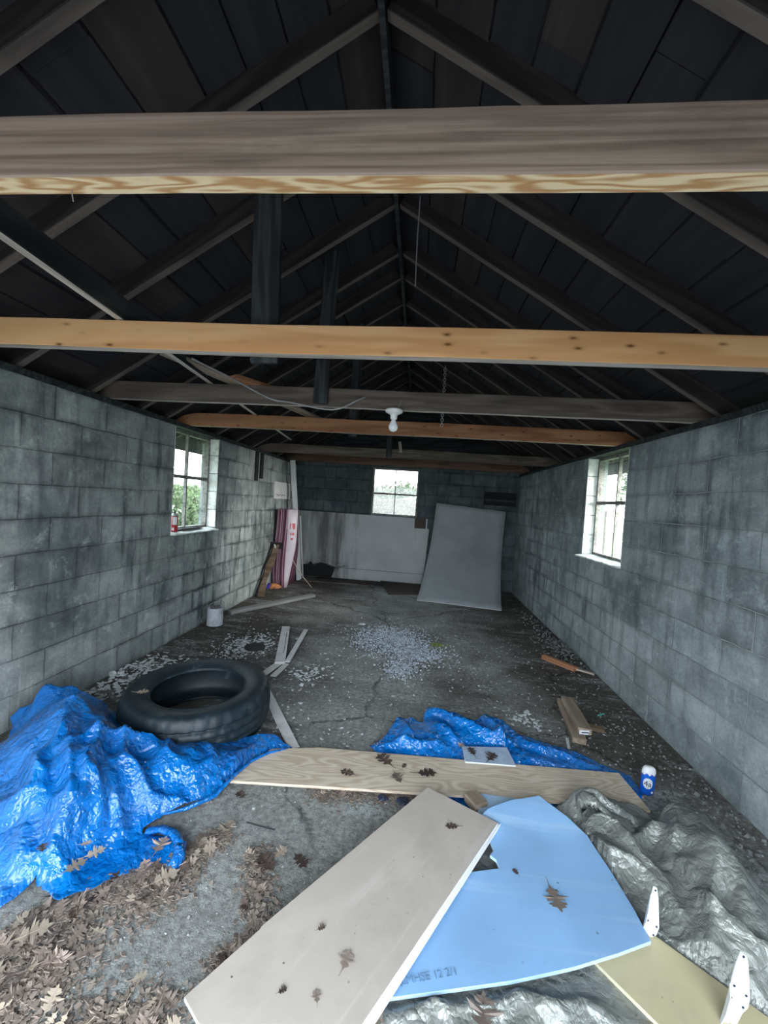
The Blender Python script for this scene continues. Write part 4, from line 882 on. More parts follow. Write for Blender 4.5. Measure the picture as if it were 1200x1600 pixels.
def wrapped(name, cu, cz, ru, rz_, mt, r=.035, ry=.0215, ex=.0009, parent=None):
    bm = bmesh.new(); rings = [[bm.verts.new((0, 0, 0))]]; rings[0][0].co = ((r + ex) * math.sin(cu / r), -(ry + ex) * math.cos(cu / r), cz)
    for q in range(1, 6):
        rings.append([bm.verts.new(((r + ex) * math.sin((cu + ru * q / 5 * math.cos(t * PI / 12)) / r), -(ry + ex) * math.cos((cu + ru * q / 5 * math.cos(t * PI / 12)) / r), cz + rz_ * q / 5 * math.sin(t * PI / 12))) for t in range(24)])
    for k in range(24): bm.faces.new((rings[0][0], rings[1][k], rings[1][(k + 1) % 24]))
    for A, B in zip(rings[1:], rings[2:]):
        for k in range(24): bm.faces.new((A[k], B[k], B[(k + 1) % 24], A[(k + 1) % 24]))
    return from_bm(name, bm, mt, parent or bt, tl)
lab_ = wrapped('bottle_label', -.011, .062, .024, .027, M_WHITE)
wrapped('bottle_badge', .014, .020, .007, .006, M_WHITE)
for ch, u in (('4', -.020), ('a', -.003)):
    a = u / .035
    text_mesh('label_lettering', ch, .038, M_INK, tl @ Matrix.Translation((.0372 * math.sin(a), -.0238 * math.cos(a), .060)) @ Matrix.Rotation(a * .7, 4, 'Z') @ Matrix.Rotation(PI / 2, 4, 'X'), lab_)

sc = tag(empty('spray_can', (-2.315, 3.60, 1.042)), 'red spray can standing on the sill of the left window', 'spray can')
lm = sc.matrix_world.copy()
bm = bmesh.new(); add_lathe(bm, [(0, 0), (.030, 0), (.032, .004), (.0325, .008), (.0325, .150), (.0, .150)], 28); from_bm('can_body', bm, M_RED, sc, lm, True)
bm = bmesh.new(); add_lathe(bm, [(.0325, .148), (.0335, .153), (.030, .162), (.018, .172), (.0, .174)], 28); from_bm('can_shoulder', bm, M_STEEL, sc, lm, True)
bm = bmesh.new(); add_lathe(bm, [(0, .172), (.009, .172), (.009, .186), (.006, .192), (0, .192)], 16); from_bm('nozzle', bm, M_INK, sc, lm, True)
bm = bmesh.new()
for i in range(8):
    a0, a1 = 0.1 + i * .16, 0.1 + (i + 1) * .16
    bm.faces.new([bm.verts.new((.033 * math.sin(a), -.033 * math.cos(a), z)) for a, z in ((a0, .065), (a1, .065), (a1, .140), (a0, .140))])
    if 1 < i < 6: bm.faces.new([bm.verts.new((.033 * math.sin(a - .5), -.033 * math.cos(a - .5), z)) for a, z in ((a0, .012), (a1, .012), (a1, .040), (a0, .040))])
from_bm('can_label', bm, M_WHITE, sc, lm)
bm = bmesh.new()
for i in range(13):
    t = i / 12; z = 1.052 + .012 * math.sin(t * PI); y = 3.62 + .48 * t
    w_ = .035 + .03 * math.sin(t * PI); vs = [bm.verts.new(p) for p in ((-2.33 - w_, y, z), (-2.33 + w_ * .6, y, z - .003), (-2.33 + w_ * .6, y, z - .008), (-2.33 - w_, y, z - .006))]
    if i:
        for q in range(4): bm.faces.new((pv[q], pv[(q + 1) % 4], vs[(q + 1) % 4], vs[q]))
    pv = vs
tag(from_bm('rubber_strip', bm, M_BOOT, smooth=True), 'black curved strip lying on the left window sill', 'strip')

pb = tag(empty('paint_can', (-2.135, 4.13, 0)), 'white paint-splattered metal can on the floor by the left wall', 'paint can')
lm = pb.matrix_world.copy()
bm = bmesh.new(); add_lathe(bm, [(0, 0), (.080, 0), (.083, .004), (.082, .010), (.081, .180), (.084, .184), (.084, .190), (.070, .190), (.066, .184), (.066, .166), (0, .166)], 40)
from_bm('can_body', bm, flat('white_can_label', (.62, .65, .72), .45, 0, .12, 22, (.34, .36, .40)), pb, lm, True)
bm = bmesh.new(); add_lathe(bm, [(0, .168), (.066, .168)], 24); from_bm('dried_paint', bm, M_BLACK, pb, lm)
bm = bmesh.new(); add_tube(bm, [(.084 * math.cos(a), .02 + .10 * math.sin(a) * .75, .185 + .05 * math.sin(a)) for a in [i * PI / 12 for i in range(13)]], .0022, 6); from_bm('handle', bm, M_STEEL, pb, lm)
for s in (-1, 1):
    bm = bmesh.new(); bmesh.ops.create_cone(bm, cap_ends=True, segments=12, radius1=.009, radius2=.007, depth=.008, matrix=Matrix.Translation((s * .085, .01, .165)) @ Matrix.Rotation(PI / 2, 4, 'Y')); from_bm('handle_ear', bm, M_STEEL, pb, lm)
bm = bmesh.new()
for i in range(7):
    a = i * .9; add_tube(bm, [(.04 * math.cos(a), .04 * math.sin(a), .172), (.045 * math.cos(a + .8), .045 * math.sin(a + .8), .20), (.02 * math.cos(a + 1.6), .03 * math.sin(a + 1.6), .195)], .010, 6)
tag(from_bm('crumpled_rag', bm, M_RUBBLE, None, lm, True), 'crumpled grey scraps sticking out of the paint can', 'rag')

# ------------------------------------------------------------ far end of the garage
# white sheathing on the back wall with burnt hole and cut-out
bp = tag(empty('wall_panel', (-1.0, 7.06, 0)), 'stained white panel covering the lower back wall under the window', 'wall panel')
Y0 = 7.075
def vpanel(name, pts, y, th, mt, parent=None):
    bm = bmesh.new(); A = [bm.verts.new((x, y - th, z)) for x, z in pts]; B = [bm.verts.new((x, y, z)) for x, z in pts]
    bm.faces.new(A); bm.faces.new(B[::-1])
    for i in range(len(pts)): bm.faces.new((A[i], B[i], B[(i + 1) % len(pts)], A[(i + 1) % len(pts)]))
    return from_bm(name, bm, mt, parent)
def stained():
    m, nt, b = new_mat('water_stained_white'); v = coords(nt)
    c = ramp(nt, noise_n(nt, v, 1.2, 6, .6), [(.3, (.36, .38, .39)), (.7, (.50, .52, .53))])
    sp_ = N(nt, 'ShaderNodeSeparateXYZ'); nt.links.new(v, sp_.inputs[0])
    dr = noise_n(nt, coords(nt, (5, 1, .55)), 1.4, 8, .7)
    side_ = math_n(nt, 'SUBTRACT', 1.0, math_n(nt, 'MULTIPLY', math_n(nt, 'ABSOLUTE', math_n(nt, 'ADD', sp_.outputs[0], 1.66)), 1.5))
    k = math_n(nt, 'ADD', math_n(nt, 'MULTIPLY', math_n(nt, 'MAXIMUM', side_, -.3), .30), dr)
    c = mix(nt, ramp(nt, k, [(.55, 0.0), (.82, .9)]), c, (.07, .078, .082))
    sm = math_n(nt, 'MULTIPLY', ramp(nt, noise_n(nt, coords(nt, (2.2, 1, 6)), 2, 8, .7), [(.50, 0.0), (.58, 1.0)]), ramp(nt, math_n(nt, 'ADD', math_n(nt, 'ABSOLUTE', math_n(nt, 'ADD', sp_.outputs[0], 1.62)), math_n(nt, 'MULTIPLY', math_n(nt, 'ABSOLUTE', math_n(nt, 'SUBTRACT', sp_.outputs[2], .24)), 3.0)), [(.15, 1.0), (.62, 0.0)]))
    c = mix(nt, sm, c, (.012, .014, .016))
    nt.links.new(c, b.inputs['Base Color']); b.inputs['Roughness'].default_value = .5; return m
M_ST = stained()
vpanel('upper_sheet', [(-2.24, .225), (-1.95, .235), (-1.9, .30), (-1.84, .235), (-1.72, .29), (-1.60, .27), (-1.52, .235), (-1.40, .222), (.16, .215), (.20, 1.02), (-.06, 1.02), (-.06, 1.195), (-1.2, 1.20), (-2.22, 1.205)], Y0, .02, M_ST, bp)
vpanel('lower_strip', [(-1.50, .03), (-.6, .012), (.14, .012), (.15, .208), (-1.42, .214), (-1.46, .12)], Y0, .02, M_ST, bp)
o = vpanel('brown_patch', [(-.062, 1.02), (.14, 1.02), (.14, 1.20), (-.062, 1.20)], 7.095, .012, M_HARDB, bp)
vpanel('edge_strip', [(.14, 1.02), (.162, 1.02), (.162, 1.195), (.14, 1.195)], Y0, .02, M_SHEETW, bp)
vpanel('char', [(-2.05, .02), (-1.5, .02), (-1.46, .2), (-1.5, .26), (-1.9, .28), (-2.1, .2)], 7.094, .006, M_BLACK, bp)
# sagging sheet leaning on the wall
bm = bmesh.new(); K = 20; J = 10; bl, br_ = Vector((0.054, 5.99, .004)), Vector((1.269, 5.77, .004)); g = []
for i in range(K + 1):
    t = i / K; row = []
    for j in range(J + 1):
        s = j / J; p = bl.lerp(br_, s)
        top = Vector((0.293, 6.92, 1.495)).lerp(Vector((1.475, 6.92, 1.415)), s)
        yy = p.y + (top.y - p.y) * (1 - (1 - t) ** 2.6); zz = p.z + (top.z - p.z) * (t ** (1.0 + .12 * (1 - t))); xx = p.x + (top.x - p.x) * (1 - (1 - t) ** 1.9) * 1.0
        xx = p.x + (top.x - p.x) * (0.75 * (1 - (1 - t) ** 2.2) + 0.25 * t)
        row.append(bm.verts.new((xx, yy + .012 * math.sin(s * PI), zz + (rnd.uniform(-.004, .004) if i in (0, K) else 0))))
    g.append(row)
for i in range(K):
    for j in range(J): bm.faces.new((g[i][j], g[i][j + 1], g[i + 1][j + 1], g[i + 1][j]))
o = from_bm('leaning_sheet', bm, [M_GREYW, M_GYP], smooth=True); md = o.modifiers.new('thickness', 'SOLIDIFY'); md.thickness = .010; md.offset = 0; md.material_offset_rim = 1
tag(o, 'large pale grey sheet bowing as it leans on the back wall, right of the window', 'sheet')
# dark recess and old board in the back wall
bm = bmesh.new(); xa, _, za = (1.121, 7.090, 1.743); xb, _, zb = (1.674, 7.090, 1.509)
add_box(bm, (xa, 7.085, zb), (xb, 7.098, za)); vt = from_bm('wall_opening_cover', bm, M_BLACK); tag(vt, 'dark boarded opening high on the back wall near the right corner', 'vent')
plank('cover_board', (xa + .02, 7.078, (za + zb) / 2 - .03), (xb - .02, 7.078, (za + zb) / 2 - .03), .05, .014, M_DARK, vt, up=(0, -1, 0))
# boards on the floor at the back
tag(plank('floor_board', (-1.72, 6.90, .03), (-.25, 6.86, .03), .12, .03, M_RAFT, segs=6, warp=.01), 'dark dirty board lying along the foot of the back wall', 'board')
tag(plank('floor_board', (-1.95, 6.66, .02), (-.75, 6.70, .02), .09, .025, M_OLDB, segs=6, warp=.01, seed=3), 'second dirty board on the floor just in front of the one by the back wall', 'board')
tag(sheet('hardboard_scrap', [(-0.605, 7.022, 0.050), (0.479, 6.950, 0.050), (0.454, 6.468, 0.012), (-0.390, 6.203, 0.012)], .008, M_HARDB), 'brown hardboard scrap on the floor under the back window', 'board')
tag(plank('grey_batten', (-2.154, 4.497, 0.030), (-1.445, 5.652, 0.030), .085, .04, M_GREYB, seed=4), 'long grey batten lying on the floor across the left back corner', 'board')

# bundle of pink foam sheets standing in the corner
fs = tag(empty('foam_sheet_bundle', (-2.1, 6.2, 0)), 'bundle of pink foam sheets with white outer sheet in left back corner', 'insulation')
rr = random.Random(8)
def fsheet(name, a, b, h, th, mt, curl=0.0, top=None):
    """upright thin sheet from plan point a to b"""
    a, b = Vector(a), Vector(b); n = Vector((-(b - a).y, (b - a).x)).normalized(); bm = bmesh.new(); g = []
    for i in range(9):
        t = i / 8; row = []
        for j in range(7):
            s = j / 6; p = a.lerp(b, s) + n * curl * math.sin(s * PI) * (0.6 + .4 * t) + n * .015 * math.sin(t * 5 + s * 2)
            row.append(bm.verts.new((p.x, p.y, h * t * (1 - .0 * s))))
        g.append(row)
    for i in range(8):
        for j in range(6): bm.faces.new((g[i][j], g[i][j + 1], g[i + 1][j + 1], g[i + 1][j]))
    o = from_bm(name, bm, mt, fs, smooth=True); m_ = o.modifiers.new('thickness', 'SOLIDIFY'); m_.thickness = th; m_.offset = 0; return o
for i in range(13):
    xx = -2.225 + i * .0155
    fsheet('foam_sheet', (xx + rr.uniform(-.004, .004), 6.10 + rr.uniform(-.04, .03) - i * .004), (xx + .01, 6.62), 1.235 + rr.uniform(-.008, .006), .013, M_FOAM if i % 3 else M_FOAMD, .008)
fr = fsheet('white_outer_sheet', (-2.045, 6.06), (-1.895, 6.12), 1.24, .010, M_FOAMW, -.02)
for v in fr.data.vertices:
    tt = v.co.z / 1.24
    if tt < .55:
        s_ = max(0.0, (v.co.x + 2.045) / .15); v.co.x -= s_ * (1 - tt / .55) * .11
mtx = Matrix.Translation((-1.955, 6.075, .98)) @ Matrix.Rotation(math.radians(22), 4, 'Z') @ Matrix.Rotation(PI / 2, 4, 'X')
for dz, w2, h2 in ((.0, .08, .09), (-.12, .06, .04), (-.20, .04, .03)):
    bm = bmesh.new(); add_box(bm, (-w2 / 2, -h2 / 2 + dz, .0), (w2 / 2, h2 / 2 + dz, .004)); from_bm('red_print', bm, M_REDINK, fs, mtx @ Matrix.Translation((0, 0, .012)))
bm = bmesh.new(); pts = [Vector((-1.635, 6.243, 0.003)), Vector((-1.814, 6.200, 0.214)), Vector((-1.913, 6.150, 0.389)), Vector((-1.997, 6.120, 0.571)), Vector((-2.042, 6.120, 0.791))]
add_tube(bm, pts, .007, 6); tag(from_bm('curved_lath', bm, M_PALE, smooth=True), 'thin curved strip springing from the foam bundle to the floor', 'strip')
# upright post and thin lath
bm = bmesh.new(); p0 = Vector((-1.991, 6.710, 0.010)); p1 = Vector((-2.134, 6.450, 2.048)); d_ = (p1 - p0)
o = plank('corner_post', p0, p1, .085, .04, M_SHEETW, up=(.3, -1, 0), bev=.004); tag(o, 'tall white post leaning upright in the left back corner', 'post')
for s in (-.026, .0, .026):
    b2 = bmesh.new(); add_box(b2, (-d_.length / 2 + .01, s - .003, .0195), (d_.length / 2 - .01, s + .003, .0225)); from_bm('flute', b2, M_GREYW, o, o.matrix_world.copy())
tag(plank('thin_lath', (-1.992, 6.944, 0.000), (-2.031, 6.700, 1.121), .03, .012, M_SHEETW, up=(.3, -1, 0)), 'thin pale lath standing beside the white post', 'lath')
# torn board leaning at the wall
ol = [(-2.200, 5.271, 0.063), (-2.200, 5.352, 0.261), (-2.210, 5.476, 0.347), (-2.210, 5.585, 0.563), (-2.220, 5.789, 0.691)]
bm = bmesh.new(); A = [Vector(p) for p in ol]; rows = []
wds = (.20, .24, .26, .30, .26); rj = random.Random(4)
base, topc = Vector((-2.197, 5.378, 0.012)) + Vector((.05, 0, 0)), Vector((-2.200, 6.000, 0.690)) + Vector((.03, 0, 0))
for i in range(15):
    t = i / 14; c0 = base.lerp(topc, t) + Vector((-.02 * math.sin(t * PI), 0, 0)); wl = .035 + .012 * math.sin(t * 14) + rj.uniform(-.006, .006); wr = .070 + .015 * math.sin(t * 9 + 2) + rj.uniform(-.006, .006)
    sd = Vector((1, -.25, .0)).normalized(); nn = Vector((.2, -1, .6)).normalized()
    rows.append([bm.verts.new(c0 - sd * wl), bm.verts.new(c0 + sd * wr), bm.verts.new(c0 + sd * wr - nn * .014), bm.verts.new(c0 - sd * wl - nn * .014)])
for B1, B2 in zip(rows, rows[1:]):
    for q in range(4): bm.faces.new((B1[q], B1[(q + 1) % 4], B2[(q + 1) % 4], B2[q]))
bm.faces.new(rows[0]); bm.faces.new(rows[-1][::-1]); o = from_bm('torn_panel', bm, M_BROWNW); tag(o, 'ragged brown panel with black torn edge leaning on the left wall', 'panel')
bm = bmesh.new()
for k, q in ((0, .0), (1, .02)):
    pts = [base.lerp(topc, i / 14) + Vector((-.02 * math.sin(i / 14 * PI), 0, 0)) - Vector((1, -.25, 0)).normalized() * (.042 + .010 * math.sin(i + k) + q) for i in range(15)]; add_tube(bm, pts, .010, 6)
from_bm('torn_edge', bm, M_BLACK, o, smooth=True)
bm = bmesh.new(); add_box(bm, (topc.x - .10, 5.99, topc.z - .07), (topc.x + .09, 6.01, topc.z + .03)); from_bm('black_top', bm, M_BLACK, o)
bm = bmesh.new(); add_tube(bm, [(topc.x - .02, 5.97, topc.z), (topc.x, 5.955, topc.z - .04), (topc.x + .02, 5.94, topc.z - .10)], .010, 8); from_bm('white_clip', bm, M_WHITE, o)
# snack wrapper
wb = tag(empty('crumpled_wrapper', (-2.207, 5.987, 0.000)), 'crumpled violet and orange wrapper on the floor by the foam bundle', 'wrapper')
for nm, mt, dx, sx in (('orange_part', M_ORWRAP, .05, .09), ('violet_part', M_PURPLE, -.04, .07)):
    bm = bmesh.new(); bmesh.ops.create_icosphere(bm, subdivisions=3, radius=1)
    for v in bm.verts:
        n_ = 1 + .35 * noise.noise(v.co * 2.1 + Vector((dx * 90, 0, 0))); v.co = Vector((v.co.x * sx * n_, v.co.y * .06 * n_, max(v.co.z * .045 * n_, -.03) + .03))
    from_bm(nm, bm, mt, wb, wb.matrix_world @ Matrix.Translation((dx, 0, 0)))
# dark boards and plate on the left wall
xa = XL + .012
for i, (px0, px1) in enumerate(((399, 404), (406, 411))):
    a = (-2.250, 5.193, 2.014); b = (-2.250, 5.287, 1.632)
    tag(plank('wall_batten', (xa, a[1] + .10 + i * .17, 2.03), (xa, a[1] + .10 + i * .17, b[2] + .04 * i), .09, .022, M_BLACK, up=(1, 0, 0)), 'black vertical batten under the roof on left wall, %s of the pair' % ('nearer' if i == 0 else 'farther'), 'batten')
a = (-2.250, 6.012, 1.665); b = (-2.250, 6.731, 1.395)
bm = bmesh.new(); add_box(bm, (XL, a[1], b[2]), (XL + .025, b[1], a[2])); bmesh.ops.bevel(bm, geom=list(bm.edges), offset=.004, segments=2, affect='EDGES')
pl = from_bm('wall_plate', bm, M_PAINTW); tag(pl, 'pale square plate with dark scribble on the left wall near the back corner', 'plate')
bm = bmesh.new(); add_tube(bm, [(XL + .027, a[1] + .05 + i * .05, b[2] + .06 + .015 * math.sin(i * 2.2)) for i in range(9)], .004, 5); from_bm('scribble', bm, M_INK, pl)

# ------------------------------------------------------------ leaves
def leaf_mesh(name, seed, mt, lobes=3, curl=.25):
    rr = random.Random(seed); L = 1.0; pts = []
    side = []
    for k in range(lobes):
        t0 = .18 + .70 * k / lobes; w_ = (.30, .46, .36, .25)[k % 4] * rr.uniform(.85, 1.15)
        side += [(t0, .07), (t0 + .06, w_ * .75), (t0 + .13, w_), (t0 + .12, w_ * .62), (t0 + .21, w_ * .72), (t0 + .19, w_ * .3), (t0 + .225, .075)]
    rt = [(x, y * rr.uniform(.85, 1.1)) for x, y in side]; lt = [(x + rr.uniform(-.02, .02), -y * rr.uniform(.85, 1.1)) for x, y in side]
    out_ = [(.03, .012)] + rt + [(.94, .06), (1.04, .0), (.94, -.06)] + lt[::-1] + [(.03, -.012)]
    bm = bmesh.new(); mid = [bm.verts.new((x, 0, 0)) for x in [i / 10 for i in range(0, 11)]]
    vs = [bm.verts.new((x, y, 0)) for x, y in out_]
    def near(x): return mid[min(10, max(0, int(round(x * 10))))]
    n = len(vs)
    for i in range(n - 1):
        a, b2 = vs[i], vs[i + 1]; m1, m2 = near(a.co.x), near(b2.co.x)
        try:
            bm.faces.new((a, b2, m1))
            if m1 is not m2: bm.faces.new((m1, b2, m2))
        except ValueError: pass
    ph = rr.uniform(0, 6)
    for v in bm.verts:
        r2 = v.co.y ** 2; x = v.co.x
        v.co.z = curl * (r2 * 1.2 + .25 * (x - .5) ** 2) + .05 * math.sin(x * 7 + v.co.y * 9 + ph) * curl * 3 * abs(v.co.y) + .004
    add_tube(bm, [(-.28, .03, .05), (-.12, .01, .02), (.05, 0, .01), (.9, 0, curl * .06 + .01)], [.010, .011, .014, .004], 4)
    for v in bm.verts: v.co.x -= .45
    bm.normal_update(); me = bpy.data.meshes.new(name); bm.to_mesh(me); bm.free(); me.materials.append(mt); return me
LM = {'b': [leaf_mesh('leaf_mesh', s, M_LEAF, 3, c) for s, c in ((1, .3), (2, .7), (3, .45))], 'd': [leaf_mesh('leaf_mesh', s, M_LEAFD, 3, c) for s, c in ((4, .2), (5, .5))], 'p': [leaf_mesh('leaf_mesh', s, M_LEAFP, 3, c) for s, c in ((6, .2), (7, .4))]}
def leaf(p, size, rot, kind='b', v=0, tilt=(0, 0), label=None, group=None):
    o = bpy.data.objects.new('oak_leaf', LM[kind][v % len(LM[kind])]); COL.objects.link(o)
    o.location = p; o.scale = (size, size, size); o.rotation_euler = (tilt[0], tilt[1], rot); tag(o, label, 'leaf', group)
    return o
for p, s, r, k, v, lab in (
    ((-0.273, 2.006, 0.037), .085, 2.9, 'd', 0, 'dark leaf on the plywood plank, leftmost of those on it'),
    ((-0.094, 2.133, 0.040), .115, 2.4, 'd', 1, 'large dark leaf at the far edge of the plywood plank'),
    ((0.009, 2.113, 0.037), .045, 1.2, 'd', 0, 'tiny dark leaf on the plywood right of the largest one'),
    ((-0.024, 2.022, 0.037), .085, 5.2, 'b', 1, 'reddish brown leaf in the middle of the plywood plank'),
    ((0.121, 2.073, 0.040), .110, .2, 'd', 0, 'dark leaf on the plywood plank, rightmost of the large ones'),
    ((0.391, 2.265, 0.064), .080, 1.8, 'd', 0, 'dark leaf on the small pale panel, left of its two'),
    ((0.490, 2.238, 0.060), .090, 1.0, 'd', 1, 'dark leaf on the small pale panel, right of its two'),
    ((0.329, 2.303, 0.070), .050, 1.0, 'b', 1, 'small orange-brown leaf at the corner of the pale panel'),
    ((0.231, 1.677, 0.096), .060, 3.3, 'd', 0, 'small dark leaf at the far end of the tan drywall strip'),
    ((-0.224, 1.213, 0.086), .028, .6, 'd', 1, 'tiny dark leaf in the middle of the tan drywall strip'),
    ((-0.129, 1.137, 0.083), .060, 1.3, 'b', 0, 'narrow brown leaf on the tan drywall strip near the blue board'),
    ((-0.291, 1.044, 0.082), .026, .6, 'd', 1, 'tiny dark leaf low on the tan drywall strip'),
    ((-0.192, 1.043, 0.082), .035, 1.9, 'b', 0, 'small brown leaf at the bottom of the tan drywall strip'),
    ((0.463, 1.546, 0.054), .030, 2.2, 'd', 1, 'tiny dark leaf beside the notch of the blue board'),
    ((0.581, 1.467, 0.055), .100, 4.85, 'b', 0, 'brown oak leaf with stem lying on the blue board'),
    ((-1.531, 2.150, 0.262), .075, .3, 'p', 0, 'tan leaf resting on the sidewall of the tire'),
    ((-1.164, 1.314, 0.055), .075, 1.0, 'p', 0, 'tan leaf on the lower flap of the big blue tarp'),
    ((-1.270, 1.294, 0.125), .045, 2.4, 'd', 1, 'small dark leaf on the fold of the big blue tarp'),
    ((-1.164, 1.361, 0.100), .040, .4, 'p', 1, 'small pale leaf on the big blue tarp above the tan one'),
    ((-1.139, 1.374, 0.055), .070, .8, 'p', 0, 'narrow pale leaf on the big blue tarp beside the tan one'),
    ((-0.932, 1.461, 0.035), .080, 1.6, 'b', 1, 'brown leaf caught in the turned-up corner of the blue tarp'),
    ((-0.729, 1.617, 0.012), .075, 1.4, 'p', 0, 'pale star-shaped leaf on the concrete beside the blue tarp'),
    ((-0.899, 1.708, 0.015), .060, 1.8, 'b', 1, 'reddish leaf at the hem of the blue tarp'),
    ((-0.753, 1.797, 0.012), .060, 2.6, 'd', 1, 'dark leaf on the concrete below the plywood plank'),
    ((-0.470, 1.529, 0.012), .070, 1.0, 'p', 1, 'pale curled leaf on the concrete near the tan strip'),
    ((-0.497, 1.474, 0.014), .100, 2.5, 'd', 1, 'large dark leaf on the concrete beside the pale curled one'),
    ((-0.382, 1.516, 0.010), .085, 5.6, 'd', 0, 'dark leaf flat on the concrete between the tan strip and the pale curled leaf'),
    ((-1.132, 1.125, 0.020), .100, .7, 'p', 0, 'big pale leaf in the litter at the lower left'),
    ((-0.494, 1.184, 0.012), .060, .5, 'p', 1, 'pale leaf on the concrete left of the tan strip'),
    ((-0.846, 1.355, 0.020), .100, .8, 'p', 0, 'pale upturned leaf in the litter below the tarp corner'),
    ((-0.032, 1.067, 0.030), .080, 2.6, 'b', 1, 'reddish brown leaf on the silver tarp at the bottom, under the blue board'),
    ((0.270, 1.101, 0.035), .100, 1.4, 'b', 1, 'curled brown leaf on the silver tarp at the bottom middle')):
    leaf(p, s, r, k, v, label=lab)
rr = random.Random(77)
zones = [((-1.200, 1.111, 0.000), (-0.713, 1.581, -0.000), .048, 66), ((-0.904, 1.254, 0.000), (-0.795, 1.415, 0.000), .07, 30), ((-1.051, 0.931, 0.000), (-1.047, 1.133, 0.000), .13, 52), ((-0.568, 1.536, 0.000), (-0.404, 1.172, 0.000), .05, 22), ((-0.423, 1.884, 0.000), (0.046, 1.944, -0.000), .05, 20), ((-0.522, 1.138, 0.000), (-0.428, 1.204, 0.000), .04, 12), ((-0.845, 0.946, 0.000), (-0.590, 0.993, 0.000), .07, 22)]
for a, b, sd, n in zones:
    a, b = Vector(a), Vector(b)
    for i in range(n):
        q = a.lerp(b, rr.random()) + Vector((rr.gauss(0, sd * .5), rr.gauss(0, sd * .5), 0))
        leaf((q.x, q.y, .004 + rr.uniform(0, .016)), rr.uniform(.028, .066), rr.uniform(0, 6.28), rr.choice('bbbbbdpp'), rr.randrange(3), (rr.uniform(-.5, .5), rr.uniform(-.5, .5)), 'dry brown leaf among the fallen leaves on the concrete', 'fallen leaves littering the foreground floor')

def scatter(name, items, mt, lab, cat, seed, shape='chip'):
    """items: list of (centre, spread_x, spread_y, count, size_lo, size_hi, pile height)"""
    rr = random.Random(seed); bm = bmesh.new()
    for c, sx, sy, n, lo, hi, ph in items:
        for i in range(n):
            gx, gy = rr.gauss(0, .5), rr.gauss(0, .5); x, y = c[0] + gx * sx, c[1] + gy * sy
            if not (XL + .03 < x < XR - .03 and y < YB - .05): continue
            s = rr.uniform(lo, hi); z = max(0, ph * (1 - (gx * gx + gy * gy))) * rr.random()
            R = Matrix.Rotation(rr.uniform(0, 6.28), 4, 'Z') @ Matrix.Rotation(rr.uniform(-.5, .5) if shape == 'chip' else rr.uniform(0, 6.28), 4, 'X')
            T_ = Matrix.Translation((x, y, z + s * .25)) @ R
            k = rr.uniform(.4, 1); h = .12 if shape == 'chip' else rr.uniform(.6, 1)
            pts = [(-1, -k, -h), (1, -k * rr.uniform(.4, 1), -h), (rr.uniform(.3, 1), k, -h), (-rr.uniform(.2, 1), k * rr.uniform(.5, 1), -h)]
            vs = [bm.verts.new(T_ @ (Vector(p) * s * .5)) for p in pts] + [bm.verts.new(T_ @ (Vector((p[0] * .9, p[1] * .9, h)) * s * .5)) for p in pts]
            for f in ((3, 2, 1, 0), (4, 5, 6, 7), (0, 1, 5, 4), (1, 2, 6, 5), (2, 3, 7, 6), (3, 0, 4, 7)): bm.faces.new([vs[q] for q in f])
    me = bpy.data.meshes.new(name); bm.to_mesh(me); bm.free(); me.materials.append(mt)
    return tag(link(name, me), lab, cat, kind='stuff')
lit = []
for a, b, sd, n in zones:
    a, b = Vector(a), Vector(b)
    for k in range(10): q = a.lerp(b, (k + .5) / 10); lit.append((q, sd * 1.3, sd * 1.3, n * 4, .005, .020, .008))
scatter('leaf_litter', lit, M_LITTER, 'crushed brown leaf fragments on the foreground concrete', 'leaf litter', 12)
scatter('broken_glass', [((-0.197, 4.160, 0.000), .40, .42, 2600, .006, .017, .014), ((0.050, 3.861, 0.000), .28, .28, 1200, .006, .017, .012), ((-0.069, 3.453, 0.000), .14, .20, 700, .006, .015, .008), ((-0.004, 4.022, -0.000), 1.1, .8, 300, .005, .011, 0)], M_GLASSB, 'spilled pile of glittering bluish glass bits in the middle of the floor', 'broken glass', 3, 'cube')
scatter('paint_chips', [((-1.514, 3.692, 0.000), .28, .28, 420, .008, .030, .008), ((-1.561, 3.478, 0.000), .2, .2, 160, .008, .030, .004), ((-0.809, 3.149, 0.000), .16, .16, 90, .012, .035, .002), ((-2.069, 3.036, 0.000), .35, .22, 200, .010, .038, .012), ((-2.159, 2.867, 0.000), .25, .2, 110, .010, .045, .02), ((-2.126, 2.578, 0.000), .2, .2, 90, .015, .05, .01), ((0.825, 2.806, 0.000), .12, .12, 60, .01, .03, .002), ((-0.368, 2.968, 0.000), 1.6, 1.2, 240, .006, .024, 0), ((-0.605, 2.403, 0.000), .9, .4, 70, .006, .024, 0)], M_CHIPS, 'white flakes of old paint and plaster scattered beyond the tire', 'paint chips', 5)
scatter('rubble', [((1.625, 4.357, 0.000), .20, .55, 420, .008, .026, .02), ((1.666, 5.278, 0.000), .22, .5, 120, .008, .03, .01), ((1.563, 2.759, 0.000), .45, 1.0, 200, .005, .014, 0), ((1.552, 2.016, 0.000), .3, .5, 160, .006, .022, 0)], M_RUBBLE, 'grey rubble and dirt clods along the foot of the right wall', 'rubble', 6, 'cube')
scatter('grit', [((-.3, 2.6, 0), 3.2, 2.4, 1500, .003, .009, 0), ((-.4, 4.4, 0), 3.4, 3.2, 1100, .004, .012, 0), ((-.5, 1.2, 0), 1.4, 1.2, 900, .002, .007, 0), ((1.3, 2.3, 0), .8, 2.0, 500, .004, .012, 0)], M_GRIT, 'small light grit scattered over the whole concrete floor', 'grit', 9, 'cube')
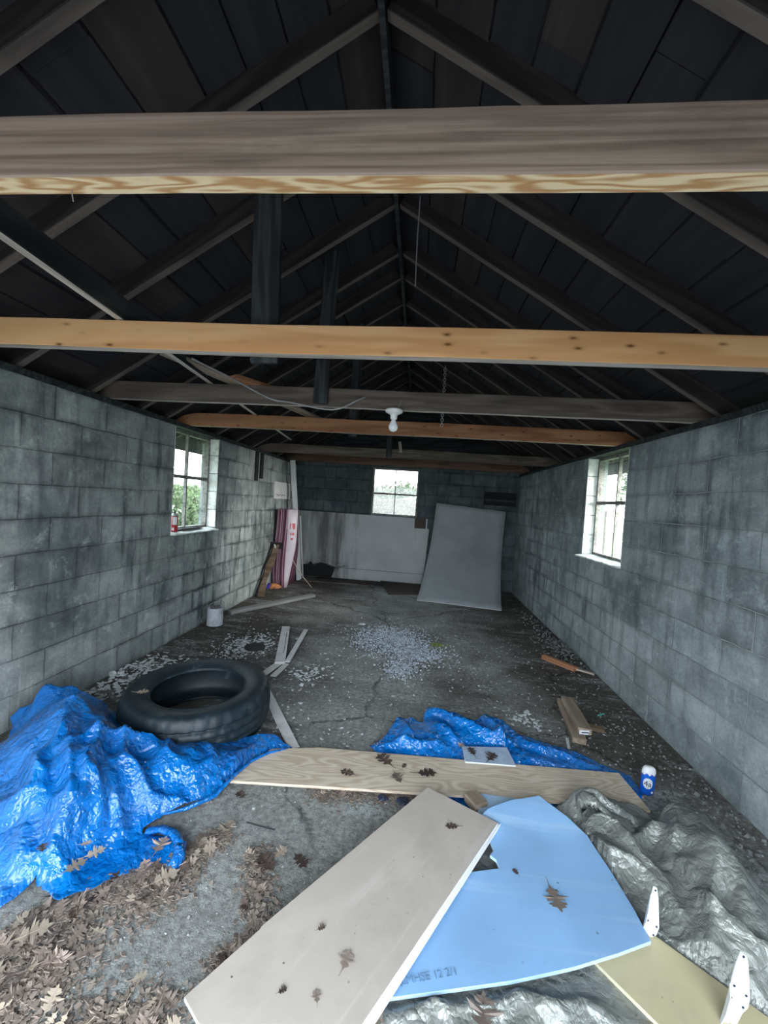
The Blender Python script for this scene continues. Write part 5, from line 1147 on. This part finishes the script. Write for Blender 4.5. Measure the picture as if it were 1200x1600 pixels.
scatter('moss_tuft', [((0.279, 4.134, 0.000), .09, .06, 160, .008, .02, .012)], M_MOSS, 'yellow-green tuft beside the pile of glass bits', 'moss', 4)
# single scraps
def scrap(p, s, mt, lab, cat, name='scrap', seed=0, flat_=.35):
    bm = bmesh.new(); bmesh.ops.create_icosphere(bm, subdivisions=2, radius=1)
    for v in bm.verts:
        n_ = 1 + .5 * noise.noise(v.co * 1.7 + Vector((seed * 5.1, 0, 0))); v.co = Vector((v.co.x * s * n_, v.co.y * s * .7 * n_, max(0, v.co.z * n_ + .6) * s * flat_))
    return tag(from_bm(name, bm, mt, None, Matrix.Translation(Vector(p))), lab, cat)
scrap((-2.343, 2.871, 0.000), .045, M_CHIPS, 'white plaster lump by the left wall behind the blue tarp', 'plaster lump', 'plaster_lump', 1, .8)
scrap((-2.242, 2.813, 0.000), .03, M_CHIPS, 'smaller white plaster lump right of the big one at the left wall', 'plaster lump', 'plaster_lump', 2, .7)
scrap((-0.573, 4.587, 0.000), .035, M_CHIPS, 'white plaster bit just left of the far edge of the glass pile', 'plaster lump', 'plaster_lump', 3)
scrap((-0.084, 1.900, 0.000), .028, M_INK, 'black and white scrap of plastic below the plywood plank', 'scrap', 'plastic_scrap', 4, .5)
scrap((0.010, 1.899, 0.000), .030, M_INK, 'black scrap of plastic beside the far corner of the tan strip', 'scrap', 'plastic_scrap', 5, .5)
tag(plank('plastic_strip', (1.044, 2.626, 0.006), (1.013, 2.506, 0.006), .018, .004, M_WHITE, jag=.004), 'small white plastic sliver in front of the cut timbers', 'scrap')
tag(plank('teal_clip', (1.382, 2.969, 0.006), (1.443, 3.008, 0.006), .012, .008, M_TEAL), 'tiny teal plastic clip near the cut timbers', 'clip')
bm = bmesh.new(); add_lathe(bm, [(0, .022), (.085, .022), (.095, .018), (.098, .010), (.095, .004), (0, .004)], 32)
rd = from_bm('round_lid', bm, M_BOOT, None, Matrix.Translation(Vector((-1.451, 3.589, 0.000)))); tag(rd, 'dark round lid lying among the white paint chips', 'lid')
tag(plank('twig', (-0.667, 1.659, 0.006), (-0.527, 1.640, 0.006), .005, .004, M_DARK), 'thin dark twig on the concrete right of the leaf litter', 'twig')
